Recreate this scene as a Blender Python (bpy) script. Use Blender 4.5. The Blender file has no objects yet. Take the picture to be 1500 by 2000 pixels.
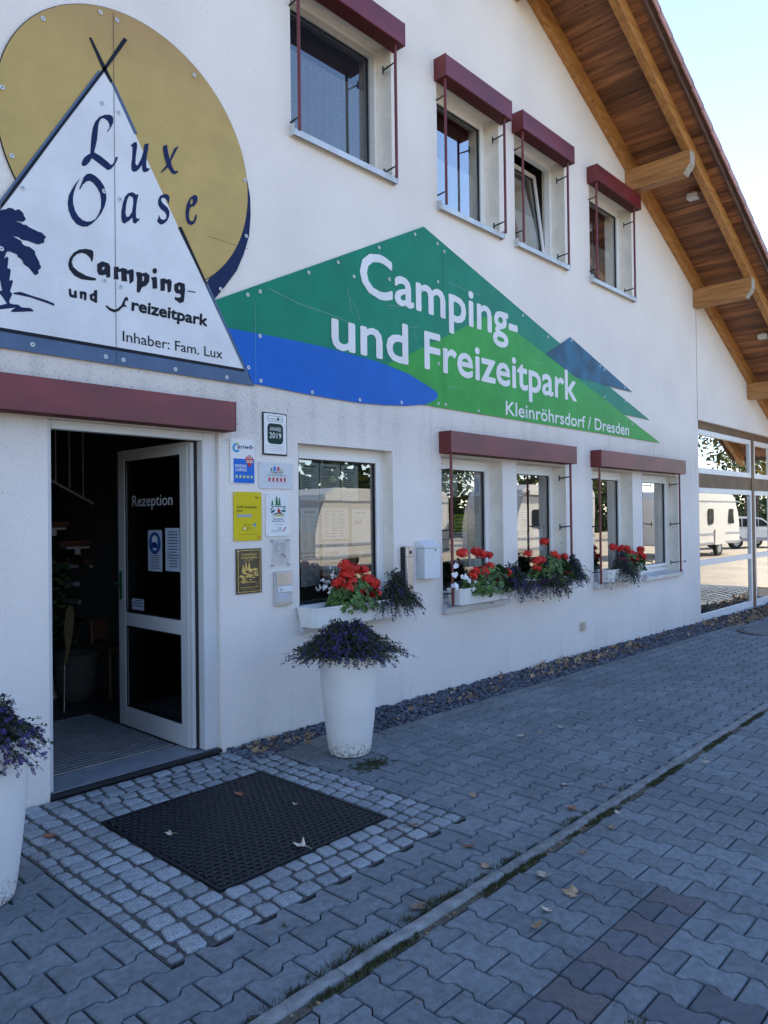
import bpy, bmesh, math, random
from mathutils import Vector, Matrix
R = random.Random(7)
sc = bpy.context.scene
rad = math.radians

# ------------------------------------------------------------------ camera, light, exposure
cam_d = bpy.data.cameras.new('camera'); cam = bpy.data.objects.new('camera', cam_d)
sc.collection.objects.link(cam); sc.camera = cam
right = Vector((0.682399, -0.730875, -0.012358)); down = Vector((-0.001253, 0.015736, -0.999875)); fwd = Vector((0.730979, 0.682330, 0.009823))
m = Matrix((right, -down, -fwd)).transposed().to_4x4(); m.translation = (0, -4.352, 1.6)
cam.matrix_world = m
cam_d.sensor_fit = 'VERTICAL'; cam_d.sensor_height = 36; cam_d.lens = 36 * 1443.97 / 2000
cam_d.clip_start = 0.05; cam_d.clip_end = 2000

SUN_EL, SUN_AZ = rad(36), rad(66.7)          # azimuth from +Y towards +X
sdir = Vector((math.cos(SUN_EL) * math.sin(SUN_AZ), math.cos(SUN_EL) * math.cos(SUN_AZ), math.sin(SUN_EL)))
world = bpy.data.worlds.new('World'); sc.world = world; world.use_nodes = True
nt = world.node_tree; bgn = nt.nodes['Background']
sky = nt.nodes.new('ShaderNodeTexSky'); sky.sky_type = 'NISHITA'; sky.sun_disc = False
sky.sun_elevation = SUN_EL; sky.sun_rotation = SUN_AZ
sky.air_density = 1.0; sky.dust_density = 0.0; sky.ozone_density = 1.0
tn = nt.nodes.new('ShaderNodeMixRGB'); tn.blend_type = 'MULTIPLY'; tn.inputs[0].default_value = 1; tn.inputs[2].default_value = (0.95, 0.965, 1.06, 1)   # the camera's cool daylight balance
nt.links.new(sky.outputs[0], tn.inputs[1]); nt.links.new(tn.outputs[0], bgn.inputs[0]); bgn.inputs[1].default_value = 0.14
sun_d = bpy.data.lights.new('sun', 'SUN'); sun = bpy.data.objects.new('sun', sun_d); sc.collection.objects.link(sun)
sun_d.energy = 4.6; sun_d.angle = rad(0.5); sun_d.color = (1.0, 0.90, 0.74)
sun.rotation_euler = sdir.to_track_quat('Z', 'Y').to_euler(); sun.location = (30, 10, 30)
sc.view_settings.view_transform = 'Standard'; sc.view_settings.look = 'None'
sc.view_settings.exposure = 1.48; sc.view_settings.gamma = 1.0; sc.view_settings.use_curve_mapping = False
sc.render.engine = 'CYCLES'
sc.cycles.max_bounces = 8; sc.cycles.transparent_max_bounces = 12; sc.cycles.caustics_reflective = False
sc.cycles.sample_clamp_indirect = 6

# ------------------------------------------------------------------ helpers
COL = sc.collection
WL = {}                                        # world location of every root / part
def tag(o, label=None, cat=None, group=None, kind=None):
    if label: o['label'] = label
    if cat: o['category'] = cat
    if group: o['group'] = group
    if kind: o['kind'] = kind
    return o
def empty(name, loc=(0, 0, 0), rz=0, **k):
    o = bpy.data.objects.new(name, None); COL.objects.link(o); o.location = loc; o.rotation_euler = (0, 0, rz)
    o.empty_display_size = 0.1
    WL[o.name] = Vector(loc); return tag(o, **k)
def link_mesh(name, me, mat=None, parent=None, local=False, **k):
    if mat is not None and not me.materials: me.materials.append(mat)
    o = bpy.data.objects.new(name, me); COL.objects.link(o)
    if parent is not None:
        o.parent = parent
        if not local: me.transform(Matrix.Translation(-WL[parent.name]))
        WL[o.name] = WL[parent.name].copy()
    else: WL[o.name] = Vector((0, 0, 0))
    return tag(o, **k)
class MB:
    def __init__(s): s.v = []; s.f = []; s.mi = []; s.cur = 0
    def face(s, idx): s.f.append(idx); s.mi.append(s.cur)
    def poly(s, pts):
        n = len(s.v); s.v += [tuple(p) for p in pts]; s.face(tuple(range(n, n + len(pts)))); return s
    def box(s, x0, x1, y0, y1, z0, z1):
        n = len(s.v)
        s.v += [(x0,y0,z0),(x1,y0,z0),(x1,y1,z0),(x0,y1,z0),(x0,y0,z1),(x1,y0,z1),(x1,y1,z1),(x0,y1,z1)]
        for q in ((0,3,2,1),(4,5,6,7),(0,1,5,4),(1,2,6,5),(2,3,7,6),(3,0,4,7)): s.face(tuple(n+i for i in q))
        return s
    def prism(s, pts, axis, a, b):
        """extrude 2-D polygon pts along axis between a and b; axis 'y': pts are (x,z); 'x': (y,z); 'z': (x,y)"""
        def P(p, t): return {'y': (p[0], t, p[1]), 'x': (t, p[0], p[1]), 'z': (p[0], p[1], t)}[axis]
        n = len(s.v); k = len(pts)
        s.v += [P(p, a) for p in pts] + [P(p, b) for p in pts]
        s.face(tuple(range(n, n+k))); s.face(tuple(range(n+2*k-1, n+k-1, -1)))
        for i in range(k): j = (i+1) % k; s.face((n+i, n+k+i, n+k+j, n+j))
        return s
    def tube(s, pts, r, seg=8, cap=True):
        pts = [Vector(p) for p in pts]; rr = r if isinstance(r, (list, tuple)) else [r]*len(pts)
        n = len(s.v)
        for i, p in enumerate(pts):
            d = (pts[min(i+1, len(pts)-1)] - pts[max(i-1, 0)]).normalized()
            u = d.orthogonal().normalized() if i == 0 else (u - d*u.dot(d)).normalized()
            w = d.cross(u)
            for k in range(seg):
                a = 2*math.pi*k/seg; s.v.append(tuple(p + (u*math.cos(a) + w*math.sin(a))*rr[i]))
        for i in range(len(pts)-1):
            for k in range(seg):
                a = n+i*seg+k; b = n+i*seg+(k+1) % seg; s.face((a, b, b+seg, a+seg))
        if cap:
            s.face(tuple(range(n+seg-1, n-1, -1))); e = n+(len(pts)-1)*seg; s.face(tuple(range(e, e+seg)))
        return s
    def lathe(s, prof, c=(0, 0), seg=48, close=True):
        n = len(s.v)
        for r, z in prof:
            for k in range(seg):
                a = 2*math.pi*k/seg; s.v.append((c[0]+r*math.cos(a), c[1]+r*math.sin(a), z))
        for i in range(len(prof)-1):
            for k in range(seg):
                a = n+i*seg+k; b = n+i*seg+(k+1) % seg; s.face((a, b, b+seg, a+seg))
        if close:
            s.face(tuple(range(n+seg-1, n-1, -1)))
        return s
    def mesh(s, name, mats=()):
        me = bpy.data.meshes.new(name); me.from_pydata(s.v, [], s.f); me.update()
        for mt in mats: me.materials.append(mt)
        if len(mats) > 1: me.polygons.foreach_set('material_index', s.mi)
        return me
    def build(s, name, mat=None, parent=None, smooth=False, bevel=0, local=False, recalc=False, **k):
        me = s.mesh(name, mat if isinstance(mat, (list, tuple)) else ([mat] if mat else []))
        if bevel or recalc:
            bm = bmesh.new(); bm.from_mesh(me)
            bmesh.ops.remove_doubles(bm, verts=bm.verts, dist=1e-5)
            bmesh.ops.recalc_face_normals(bm, faces=bm.faces)
            if bevel:
                es = [e for e in bm.edges if len(e.link_faces) == 2 and e.calc_face_angle(0) > 0.5]
                bmesh.ops.bevel(bm, geom=es, offset=bevel, segments=2, affect='EDGES', clamp_overlap=True)
            bm.to_mesh(me); bm.free()
        if smooth:
            me.polygons.foreach_set('use_smooth', [True]*len(me.polygons))
            try: me.set_sharp_from_angle(angle=rad(40))
            except Exception: pass
        return link_mesh(name, me, None, parent, local, **k)

def shape_mesh(loops, t=0.0008):
    """closed 2-D loops (x,z) -> filled mesh lying in the X/Z plane, facing -Y, thickness 2t"""
    cu = bpy.data.curves.new('s', 'CURVE'); cu.dimensions = '2D'; cu.fill_mode = 'BOTH'; cu.extrude = t
    for lp in loops:
        sp = cu.splines.new('POLY'); sp.points.add(len(lp)-1); sp.use_cyclic_u = True
        for p, q in zip(sp.points, lp): p.co = (q[0], q[1], 0, 1)
    o = bpy.data.objects.new('s', cu); me = bpy.data.meshes.new_from_object(o)
    bpy.data.objects.remove(o); bpy.data.curves.remove(cu); return me
def text_mesh(s, x0, x1, base, cap, off=0.0, t=0.0008, spacing=1.0, shear=0.0):
    """text fitted so that it spans x0..x1, with its baseline and capital height"""
    cu = bpy.data.curves.new('t', 'FONT'); cu.body = s; cu.offset = off; cu.space_character = spacing; cu.shear = shear
    cu.resolution_u = 3
    o = bpy.data.objects.new('t', cu); me = bpy.data.meshes.new_from_object(o)
    bpy.data.objects.remove(o); bpy.data.curves.remove(cu)
    xs = [v.co.x for v in me.vertices]
    if not xs: return me
    k = (x1-x0)/(max(xs)-min(xs)); mn = min(xs); kc = cap/0.73
    for v in me.vertices: v.co = (x0+(v.co.x-mn)*k, base+v.co.y*kc, 0)
    return me
def upright(me, Y):                            # (x, y, z) -> (x, Y - z, y)
    me.transform(Matrix(((1,0,0,0),(0,0,-1,Y),(0,1,0,0),(0,0,0,1)))); return me
def join_meshes(lst):
    bm = bmesh.new()
    for me in lst: bm.from_mesh(me)
    out = bpy.data.meshes.new('j'); bm.to_mesh(out); bm.free()
    for me in lst: bpy.data.meshes.remove(me)
    return out
def shape(name, loops, Y, mat, parent, t=0.0008, **k):
    if loops and not isinstance(loops[0][0], (tuple, list)): loops = [loops]
    return link_mesh(name, upright(shape_mesh(loops, t), Y), mat, parent, **k)
def text(name, s, x0, x1, base, cap, Y, mat, parent, off=0.0, **k):
    return link_mesh(name, upright(text_mesh(s, x0, x1, base, cap, off, **k), Y), mat, parent)
def letters(s, x0, x1, base, cap, Y, mat_, parent, bold=.004, name='letter', shear=0.0):
    """each letter of a word as a part of its own; strokes are thickened by stacked, slightly shifted sheets"""
    me = text_mesh(s, x0+bold, x1-bold, base+bold*.5, cap-bold, 0, 0.0, shear=shear)
    bm = bmesh.new(); bm.from_mesh(me); bpy.data.meshes.remove(me); bmesh.ops.remove_doubles(bm, verts=bm.verts, dist=1e-6)
    bm.faces.ensure_lookup_table(); seen = set(); isl = []
    for f in bm.faces:
        if f in seen: continue
        st = [f]; comp = []; seen.add(f)
        while st:
            q = st.pop(); comp.append(q)
            for e in q.edges:
                for k in e.link_faces:
                    if k not in seen: seen.add(k); st.append(k)
        xs_ = [v.co.x for q in comp for v in q.verts]; isl.append([min(xs_), max(xs_), comp])
    isl.sort(key=lambda t: t[0]); grp = []
    for a, b, comp in isl:
        if grp and min(grp[-1][1], b)-a > .45*min(b-a, grp[-1][1]-grp[-1][0]): grp[-1][1] = max(grp[-1][1], b); grp[-1][2] += comp
        else: grp.append([a, b, list(comp)])
    sh = [(0, 0)]+[(bold*math.cos(rad(a)), bold*math.sin(rad(a))) for a in range(0, 360, 45)]
    for a, b, comp in grp:
        mb = MB()
        for i, (dx, dz) in enumerate(sh):
            for f in comp: mb.poly([(v.co.x+dx, Y-.00012*i, v.co.y+dz) for v in f.verts])
        mb.build(name, mat_, parent)
    bm.free()
def circle(cx, cz, r, n=48, a0=0, a1=2*math.pi):
    return [(cx+r*math.cos(a0+(a1-a0)*i/n), cz+r*math.sin(a0+(a1-a0)*i/n)) for i in range(n)]
def rrect(x0, x1, z0, z1, r, n=5):
    o = []
    for cx, cz, a in ((x1-r, z1-r, 0), (x0+r, z1-r, 90), (x0+r, z0+r, 180), (x1-r, z0+r, 270)):
        for i in range(n+1): b = rad(a+90*i/n); o.append((cx+r*math.cos(b), cz+r*math.sin(b)))
    return o
def copy_tree(o, parent=None):
    c = o.copy(); COL.objects.link(c)
    if parent is not None: c.parent = parent
    WL[c.name] = WL.get(o.name, Vector((0,0,0))).copy()
    for ch in list(o.children): copy_tree(ch, c)
    return c

# ------------------------------------------------------------------ materials
def mat(name, col, rough=0.6, var=0.15, scale=(8, 8, 8), bump=0.0, bscale=60, metal=0.0, spec=0.4, rnd=0.0,
        hue=None, island=False, detail=4, coat=0.0):
    M = bpy.data.materials.new(name); M.use_nodes = True; n = M.node_tree.nodes; l = M.node_tree.links
    b = n['Principled BSDF']; b.inputs['Roughness'].default_value = rough; b.inputs['Metallic'].default_value = metal
    b.inputs['Specular IOR Level'].default_value = spec
    if coat: b.inputs['Coat Weight'].default_value = coat; b.inputs['Coat Roughness'].default_value = 0.12
    tc = n.new('ShaderNodeTexCoord'); mp = n.new('ShaderNodeMapping'); mp.inputs['Scale'].default_value = scale
    l.new(tc.outputs['Object'], mp.inputs[0])
    nz = n.new('ShaderNodeTexNoise'); nz.inputs['Scale'].default_value = 1; nz.inputs['Detail'].default_value = detail
    l.new(mp.outputs[0], nz.inputs['Vector'])
    rp = n.new('ShaderNodeValToRGB'); cr = rp.color_ramp
    cr.elements[0].position = 0.3; cr.elements[1].position = 0.7
    lo = [c*(1-var) for c in col]; hi = [min(1, c*(1+var)) for c in col]
    if hue: hi = hue
    cr.elements[0].color = (*lo, 1); cr.elements[1].color = (*hi, 1)
    l.new(nz.outputs[0], rp.inputs[0]); out = rp.outputs[0]
    if rnd:
        oi = n.new('ShaderNodeObjectInfo'); val = oi.outputs['Random']
        if island:
            ge = n.new('ShaderNodeNewGeometry'); ad = n.new('ShaderNodeMath'); ad.operation = 'ADD'
            l.new(val, ad.inputs[0]); l.new(ge.outputs['Random Per Island'], ad.inputs[1])
            fr = n.new('ShaderNodeMath'); fr.operation = 'FRACT'; l.new(ad.outputs[0], fr.inputs[0]); val = fr.outputs[0]
            add4 = n.new('ShaderNodeVectorMath'); add4.operation = 'ADD'
            l.new(mp.outputs[0], add4.inputs[0]); mu = n.new('ShaderNodeMath'); mu.operation = 'MULTIPLY'; mu.inputs[1].default_value = 37
            l.new(val, mu.inputs[0]); l.new(mu.outputs[0], add4.inputs[1]); l.new(add4.outputs[0], nz.inputs['Vector'])
        mr = n.new('ShaderNodeMapRange'); mr.inputs[3].default_value = 1-rnd; mr.inputs[4].default_value = 1+rnd
        l.new(val, mr.inputs[0])
        hs = n.new('ShaderNodeHueSaturation'); l.new(out, hs.inputs['Color']); l.new(mr.outputs[0], hs.inputs['Value']); out = hs.outputs[0]
    l.new(out, b.inputs['Base Color'])
    if bump:
        n2 = n.new('ShaderNodeTexNoise'); n2.inputs['Scale'].default_value = bscale; n2.inputs['Detail'].default_value = 3
        l.new(tc.outputs['Object'], n2.inputs['Vector'])
        bp_ = n.new('ShaderNodeBump'); bp_.inputs['Strength'].default_value = min(1, bump*1.0); bp_.inputs['Distance'].default_value = 0.01
        l.new(n2.outputs[0], bp_.inputs['Height']); l.new(bp_.outputs[0], b.inputs['Normal'])
    M['out'] = 1
    return M
def base_socket(M):
    b = M.node_tree.nodes['Principled BSDF']; return b, b.inputs['Base Color'].links[0].from_socket

def plaster_material():
    M = mat('plaster', (0.82, 0.76, 0.715), 0.9, 0.035, (1.3, 1.3, 1.3), 0, spec=0.15)
    n = M.node_tree.nodes; l = M.node_tree.links; b, out = base_socket(M)
    tc = n['Texture Coordinate']
    # coarse scratched grain of the render
    nb = n.new('ShaderNodeTexNoise'); nb.inputs['Scale'].default_value = 75; nb.inputs['Detail'].default_value = 5; nb.inputs['Roughness'].default_value = 0.65
    mp = n.new('ShaderNodeMapping'); mp.inputs['Scale'].default_value = (1.2, 1, 0.55); l.new(tc.outputs['Object'], mp.inputs[0]); l.new(mp.outputs[0], nb.inputs['Vector'])
    bu = n.new('ShaderNodeBump'); bu.inputs['Strength'].default_value = 0.9; bu.inputs['Distance'].default_value = 0.008
    l.new(nb.outputs[0], bu.inputs['Height']); l.new(bu.outputs[0], b.inputs['Normal'])
    # pits that hold dirt
    pr = n.new('ShaderNodeMapRange'); pr.inputs[1].default_value = 0.30; pr.inputs[2].default_value = 0.44
    l.new(nb.outputs[0], pr.inputs[0])
    # patches where the wall is grimy
    ng = n.new('ShaderNodeTexNoise'); ng.inputs['Scale'].default_value = 0.9; ng.inputs['Detail'].default_value = 4; l.new(tc.outputs['Object'], ng.inputs['Vector'])
    gr = n.new('ShaderNodeMapRange'); gr.inputs[1].default_value = 0.42; gr.inputs[2].default_value = 0.72; l.new(ng.outputs[0], gr.inputs[0])
    # vertical run marks
    mv = n.new('ShaderNodeMapping'); mv.inputs['Scale'].default_value = (9, 9, 0.5); l.new(tc.outputs['Object'], mv.inputs[0])
    nv = n.new('ShaderNodeTexNoise'); nv.inputs['Scale'].default_value = 1; nv.inputs['Detail'].default_value = 5; l.new(mv.outputs[0], nv.inputs['Vector'])
    vr = n.new('ShaderNodeMapRange'); vr.inputs[1].default_value = 0.5; vr.inputs[2].default_value = 0.75; l.new(nv.outputs[0], vr.inputs[0])
    # rain-splashed band below the signs and above the lower shade boxes (z 2.4 .. 2.9)
    sx = n.new('ShaderNodeSeparateXYZ'); l.new(tc.outputs['Object'], sx.inputs[0])
    b1 = n.new('ShaderNodeMapRange'); b1.inputs[1].default_value = 2.9; b1.inputs[2].default_value = 2.45; l.new(sx.outputs[2], b1.inputs[0])
    b2 = n.new('ShaderNodeMapRange'); b2.inputs[1].default_value = 1.9; b2.inputs[2].default_value = 2.45; l.new(sx.outputs[2], b2.inputs[0])
    bm_ = n.new('ShaderNodeMath'); bm_.operation = 'MULTIPLY'; l.new(b1.outputs[0], bm_.inputs[0]); l.new(b2.outputs[0], bm_.inputs[1])
    def math_(op, a, c):
        k = n.new('ShaderNodeMath'); k.operation = op
        for i, q in enumerate((a, c)):
            if isinstance(q, (int, float)): k.inputs[i].default_value = q
            else: l.new(q, k.inputs[i])
        return k.outputs[0]
    s1 = n.new('ShaderNodeMapRange'); s1.inputs[1].default_value = 0.38; s1.inputs[2].default_value = -0.05; l.new(sx.outputs[2], s1.inputs[0])   # splash zone at the foot of the wall
    grime0 = math_('MULTIPLY', s1.outputs[0], math_('ADD', math_('MULTIPLY', vr.outputs[0], 0.6), 0.12))
    grime = math_('ADD', grime0, math_('ADD', math_('MULTIPLY', gr.outputs[0], 0.35), math_('MULTIPLY', bm_.outputs[0], math_('ADD', math_('MULTIPLY', vr.outputs[0], 0.7), 0.6))))
    pit = math_('MULTIPLY', math_('SUBTRACT', 1.0, pr.outputs[0]), math_('ADD', math_('MULTIPLY', grime, 1.1), 0.16))
    # sparse dark specks and insect spots
    vo = n.new('ShaderNodeTexVoronoi'); vo.inputs['Scale'].default_value = 9; l.new(tc.outputs['Object'], vo.inputs['Vector'])
    vs = n.new('ShaderNodeMapRange'); vs.inputs[1].default_value = 0.03; vs.inputs[2].default_value = 0.05; l.new(vo.outputs[0], vs.inputs[0])
    sp = math_('SUBTRACT', 1.0, vs.outputs[0])
    tot = math_('ADD', math_('MULTIPLY', grime, 0.27), math_('ADD', math_('MULTIPLY', pit, 0.75), math_('MULTIPLY', sp, 0.5)))
    mx = n.new('ShaderNodeMixRGB'); mx.inputs[2].default_value = (0.17, 0.17, 0.165, 1)
    cl = math_('MINIMUM', tot, 0.85); l.new(cl, mx.inputs[0]); l.new(out, mx.inputs[1]); l.new(mx.outputs[0], b.inputs['Base Color'])
    return M

def glass_material(name='window_glass', tint=(0.86, 0.93, 0.92), boost=1.0):
    M = bpy.data.materials.new(name); M.use_nodes = True; n = M.node_tree.nodes; l = M.node_tree.links
    n.remove(n['Principled BSDF']); out = n['Material Output']
    tr = n.new('ShaderNodeBsdfTransparent'); tr.inputs[0].default_value = (*tint, 1)
    gl = n.new('ShaderNodeBsdfGlossy'); gl.inputs['Roughness'].default_value = 0.0; gl.inputs[0].default_value = (1, 1, 1, 1)
    fr = n.new('ShaderNodeFresnel'); fr.inputs[0].default_value = 1.62
    mu = n.new('ShaderNodeMath'); mu.operation = 'MULTIPLY'; mu.inputs[1].default_value = 4.4*boost; mu.use_clamp = True
    mx = n.new('ShaderNodeMixShader'); l.new(fr.outputs[0], mu.inputs[0]); l.new(mu.outputs[0], mx.inputs[0])
    l.new(tr.outputs[0], mx.inputs[1]); l.new(gl.outputs[0], mx.inputs[2]); l.new(mx.outputs[0], out.inputs[0])
    # panes are never perfectly flat
    nz = n.new('ShaderNodeTexNoise'); nz.inputs['Scale'].default_value = 1.1; tc = n.new('ShaderNodeTexCoord'); l.new(tc.outputs['Object'], nz.inputs['Vector'])
    bu = n.new('ShaderNodeBump'); bu.inputs['Strength'].default_value = 0.06; bu.inputs['Distance'].default_value = 0.02
    l.new(nz.outputs[0], bu.inputs['Height']); l.new(bu.outputs[0], gl.inputs['Normal'])
    return M
def veil_material(name, col, alpha):
    M = bpy.data.materials.new(name); M.use_nodes = True; n = M.node_tree.nodes; l = M.node_tree.links
    b = n['Principled BSDF']; b.inputs['Base Color'].default_value = (*col, 1); b.inputs['Roughness'].default_value = 0.9
    b.inputs['Alpha'].default_value = alpha
    nz = n.new('ShaderNodeTexNoise'); nz.inputs['Scale'].default_value = 30
    tc = n.new('ShaderNodeTexCoord'); l.new(tc.outputs['Object'], nz.inputs['Vector'])
    mr = n.new('ShaderNodeMapRange'); mr.inputs[3].default_value = alpha*0.85; mr.inputs[4].default_value = min(1, alpha*1.15); l.new(nz.outputs[0], mr.inputs[0]); l.new(mr.outputs[0], b.inputs['Alpha'])
    return M

PLASTER = plaster_material()
REVEAL = mat('smooth_render', (0.80, 0.74, 0.65), 0.85, 0.08, (6, 6, 6), 0.25, 120, spec=0.15)
def spotted(M, scale, col, amount=0.6, thr=(0.10, 0.16)):
    n = M.node_tree.nodes; l = M.node_tree.links; b, out = base_socket(M); tc = n['Texture Coordinate']
    vo = n.new('ShaderNodeTexVoronoi'); vo.inputs['Scale'].default_value = scale; l.new(tc.outputs['Object'], vo.inputs['Vector'])
    mr = n.new('ShaderNodeMapRange'); mr.inputs[1].default_value = thr[0]; mr.inputs[2].default_value = thr[1]; mr.inputs[3].default_value = amount; mr.inputs[4].default_value = 0
    l.new(vo.outputs[0], mr.inputs[0])
    mx = n.new('ShaderNodeMixRGB'); mx.inputs[2].default_value = (*col, 1); l.new(mr.outputs[0], mx.inputs[0]); l.new(out, mx.inputs[1]); l.new(mx.outputs[0], b.inputs['Base Color'])
    return M
spotted(REVEAL, 14, (0.25, 0.2, 0.12), 0.7, (0.06, 0.10))
UPVC = mat('white_window_frame', (0.80, 0.79, 0.78), 0.35, 0.03, (3, 3, 3), spec=0.5)
GASKET = mat('black_rubber', (0.015, 0.015, 0.017), 0.6, 0.1)
ALUSILL = mat('sill_metal', (0.55, 0.57, 0.58), 0.45, 0.15, (5, 5, 5), 0.1, 30, metal=0.3)
REDMETAL = mat('dark_red_metal', (0.150, 0.015, 0.022), 0.33, 0.30, (2.2, 2.2, 5), 0.05, 30, spec=0.5)
REDMETAL_UP = REDMETAL
REDROD = mat('dark_red_rod', (0.13, 0.016, 0.018), 0.4, 0.2, (10, 10, 4), spec=0.5)
BLACKIRON = mat('black_bracket', (0.02, 0.018, 0.022), 0.45, 0.2)
BEAM = mat('varnished_beam', (0.40, 0.17, 0.045), 0.5, 0.28, (2.2, 26, 26), 0.12, 40, hue=(0.50, 0.235, 0.07))
BEAMY = mat('varnished_cross_beam', (0.38, 0.165, 0.05), 0.5, 0.3, (26, 2.2, 26), 0.12, 40, hue=(0.47, 0.225, 0.075))
spotted(BEAM, 3.1, (0.12, 0.04, 0.012), 0.7, (0.05, 0.09)); spotted(BEAMY, 3.3, (0.12, 0.04, 0.012), 0.7, (0.05, 0.09))
BEAMEND = mat('weathered_end_grain', (0.36, 0.32, 0.28), 0.8, 0.25, (30, 30, 30), 0.2, 80)
PLANK = mat('soffit_plank_wood', (0.185, 0.074, 0.033), 0.62, 0.38, (22, 1.6, 22), 0.12, 60, rnd=0.42, hue=(0.34, 0.145, 0.060))
spotted(PLANK, 4.0, (0.05, 0.02, 0.01), 0.7, (0.05, 0.09))
BARGE = mat('dark_barge_board', (0.10, 0.05, 0.035), 0.7, 0.3, (2, 20, 20), 0.1, 40)
TILE = mat('clay_roof_tile', (0.36, 0.17, 0.13), 0.6, 0.25, (7, 7, 7), 0.15, 50, rnd=0.18)
DARKGAP = mat('shadow_gap_board', (0.03, 0.02, 0.015), 0.9, 0.2)
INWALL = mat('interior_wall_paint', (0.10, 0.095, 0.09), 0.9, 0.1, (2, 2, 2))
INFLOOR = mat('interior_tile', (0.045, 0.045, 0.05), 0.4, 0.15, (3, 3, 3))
GLASS = glass_material()
GLASSR = glass_material('large_window_glass', (0.8, 0.9, 0.88), 0.75)
DOORGLASS = glass_material('door_glass', (0.75, 0.82, 0.82), 0.25)
CURTAIN = veil_material('net_curtain', (0.85, 0.85, 0.85), 0.78)
SCREEN = veil_material('insect_mesh', (0.008, 0.016, 0.035), 0.28)
PAVER = mat('concrete_paver', (0.178, 0.204, 0.226), 0.85, 0.16, (30, 30, 30), 0.7, 260, rnd=0.14, island=True, hue=(0.222, 0.255, 0.284))
spotted(PAVER, 75, (0.50, 0.53, 0.55), 0.8, (0.09, 0.15)); spotted(PAVER, 31, (0.07, 0.075, 0.085), 0.45, (0.05, 0.12))
PAVER_RED = mat('reddish_paver', (0.155, 0.150, 0.165), 0.85, 0.16, (26, 26, 26), 0.5, 300, rnd=0.15, hue=(0.175, 0.163, 0.176))
PAVER_DARK = mat('anthracite_paver', (0.122, 0.132, 0.156), 0.85, 0.16, (26, 26, 26), 0.5, 300, rnd=0.15)
spotted(PAVER_RED, 85, (0.45, 0.42, 0.4), 0.6, (0.10, 0.15)); spotted(PAVER_DARK, 85, (0.4, 0.4, 0.4), 0.4, (0.10, 0.14))
COBBLE = mat('granite_cobble', (0.25, 0.28, 0.305), 0.8, 0.3, (9, 9, 90), 1.0, 14, rnd=0.20, hue=(0.41, 0.45, 0.49), detail=7)
spotted(COBBLE, 22, (0.07, 0.075, 0.085), 0.6, (0.14, 0.24))
JOINT = mat('joint_sand', (0.026, 0.027, 0.028), 0.95, 0.4, (40, 40, 40), 0.6, 200)
KERB = mat('kerb_concrete', (0.225, 0.235, 0.24), 0.85, 0.3, (18, 18, 18), 0.5, 180, rnd=0.12)
spotted(KERB, 70, (0.42, 0.42, 0.40), 0.5, (0.12, 0.18))
SLAB = mat('edging_slab', (0.17, 0.185, 0.195), 0.85, 0.2, (15, 15, 15), 0.35, 200, rnd=0.15)
GRAVEL = mat('grey_gravel', (0.095, 0.108, 0.14), 0.75, 0.3, (30, 30, 30), 0.2, 100, rnd=0.55, island=True)
RUBBER = mat('rubber_mat', (0.013, 0.015, 0.020), 0.5, 0.25, (20, 20, 20), 0.2, 100, spec=0.35)
LEAFDRY = mat('dry_leaf', (0.30, 0.19, 0.11), 0.8, 0.3, (30, 30, 30), 0.1, 100, rnd=0.45, island=True, hue=(0.42, 0.30, 0.19))
LEAFPALE = mat('pale_dry_leaf', (0.50, 0.43, 0.35), 0.8, 0.25, (60, 60, 60), 0.1, 100, rnd=0.25)
MOSS = mat('grass_and_moss', (0.055, 0.075, 0.022), 0.9, 0.5, (30, 30, 30), rnd=0.5, island=True, hue=(0.10, 0.105, 0.045))
POT = mat('white_planter', (0.76, 0.74, 0.71), 0.42, 0.05, (3, 3, 5), 0.05, 30, spec=0.45)
spotted(POT, 13, (0.2, 0.19, 0.17), 0.6, (0.02, 0.035))
pn_ = POT.node_tree.nodes; pl_ = POT.node_tree.links; pb_, po_ = base_socket(POT)         # soil splashes at the foot, faint runs below the rim
ps_ = pn_.new('ShaderNodeSeparateXYZ'); pl_.new(pn_['Texture Coordinate'].outputs['Object'], ps_.inputs[0])
pr_ = pn_.new('ShaderNodeMapRange'); pr_.inputs[1].default_value = 0.14; pr_.inputs[2].default_value = 0.0; pl_.new(ps_.outputs[2], pr_.inputs[0])
pz_ = pn_.new('ShaderNodeTexNoise'); pz_.inputs['Scale'].default_value = 55; pl_.new(pn_['Texture Coordinate'].outputs['Object'], pz_.inputs['Vector'])
pq_ = pn_.new('ShaderNodeMapRange'); pq_.inputs[1].default_value = 0.45; pq_.inputs[2].default_value = 0.62; pl_.new(pz_.outputs[0], pq_.inputs[0])
pm_ = pn_.new('ShaderNodeMath'); pm_.operation = 'MULTIPLY'; pl_.new(pr_.outputs[0], pm_.inputs[0]); pl_.new(pq_.outputs[0], pm_.inputs[1])
px_ = pn_.new('ShaderNodeMixRGB'); px_.inputs[2].default_value = (.16, .14, .12, 1); pl_.new(pm_.outputs[0], px_.inputs[0]); pl_.new(po_, px_.inputs[1]); pl_.new(px_.outputs[0], pb_.inputs['Base Color'])
BOXPL = mat('white_flower_box', (0.74, 0.73, 0.71), 0.45, 0.08, (5, 5, 5))
SOIL = mat('potting_soil', (0.07, 0.04, 0.025), 0.95, 0.5, (40, 40, 40), 0.8, 120)
PETAL = mat('red_petal', (0.62, 0.022, 0.012), 0.55, 0.25, (60, 60, 60), rnd=0.25, island=True)
PETALW = mat('white_petal', (0.78, 0.78, 0.80), 0.6, 0.08, (40, 40, 40))
LEAFG = mat('geranium_leaf', (0.055, 0.115, 0.025), 0.6, 0.4, (25, 25, 25), rnd=0.5, island=True, hue=(0.09, 0.17, 0.04))
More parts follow.
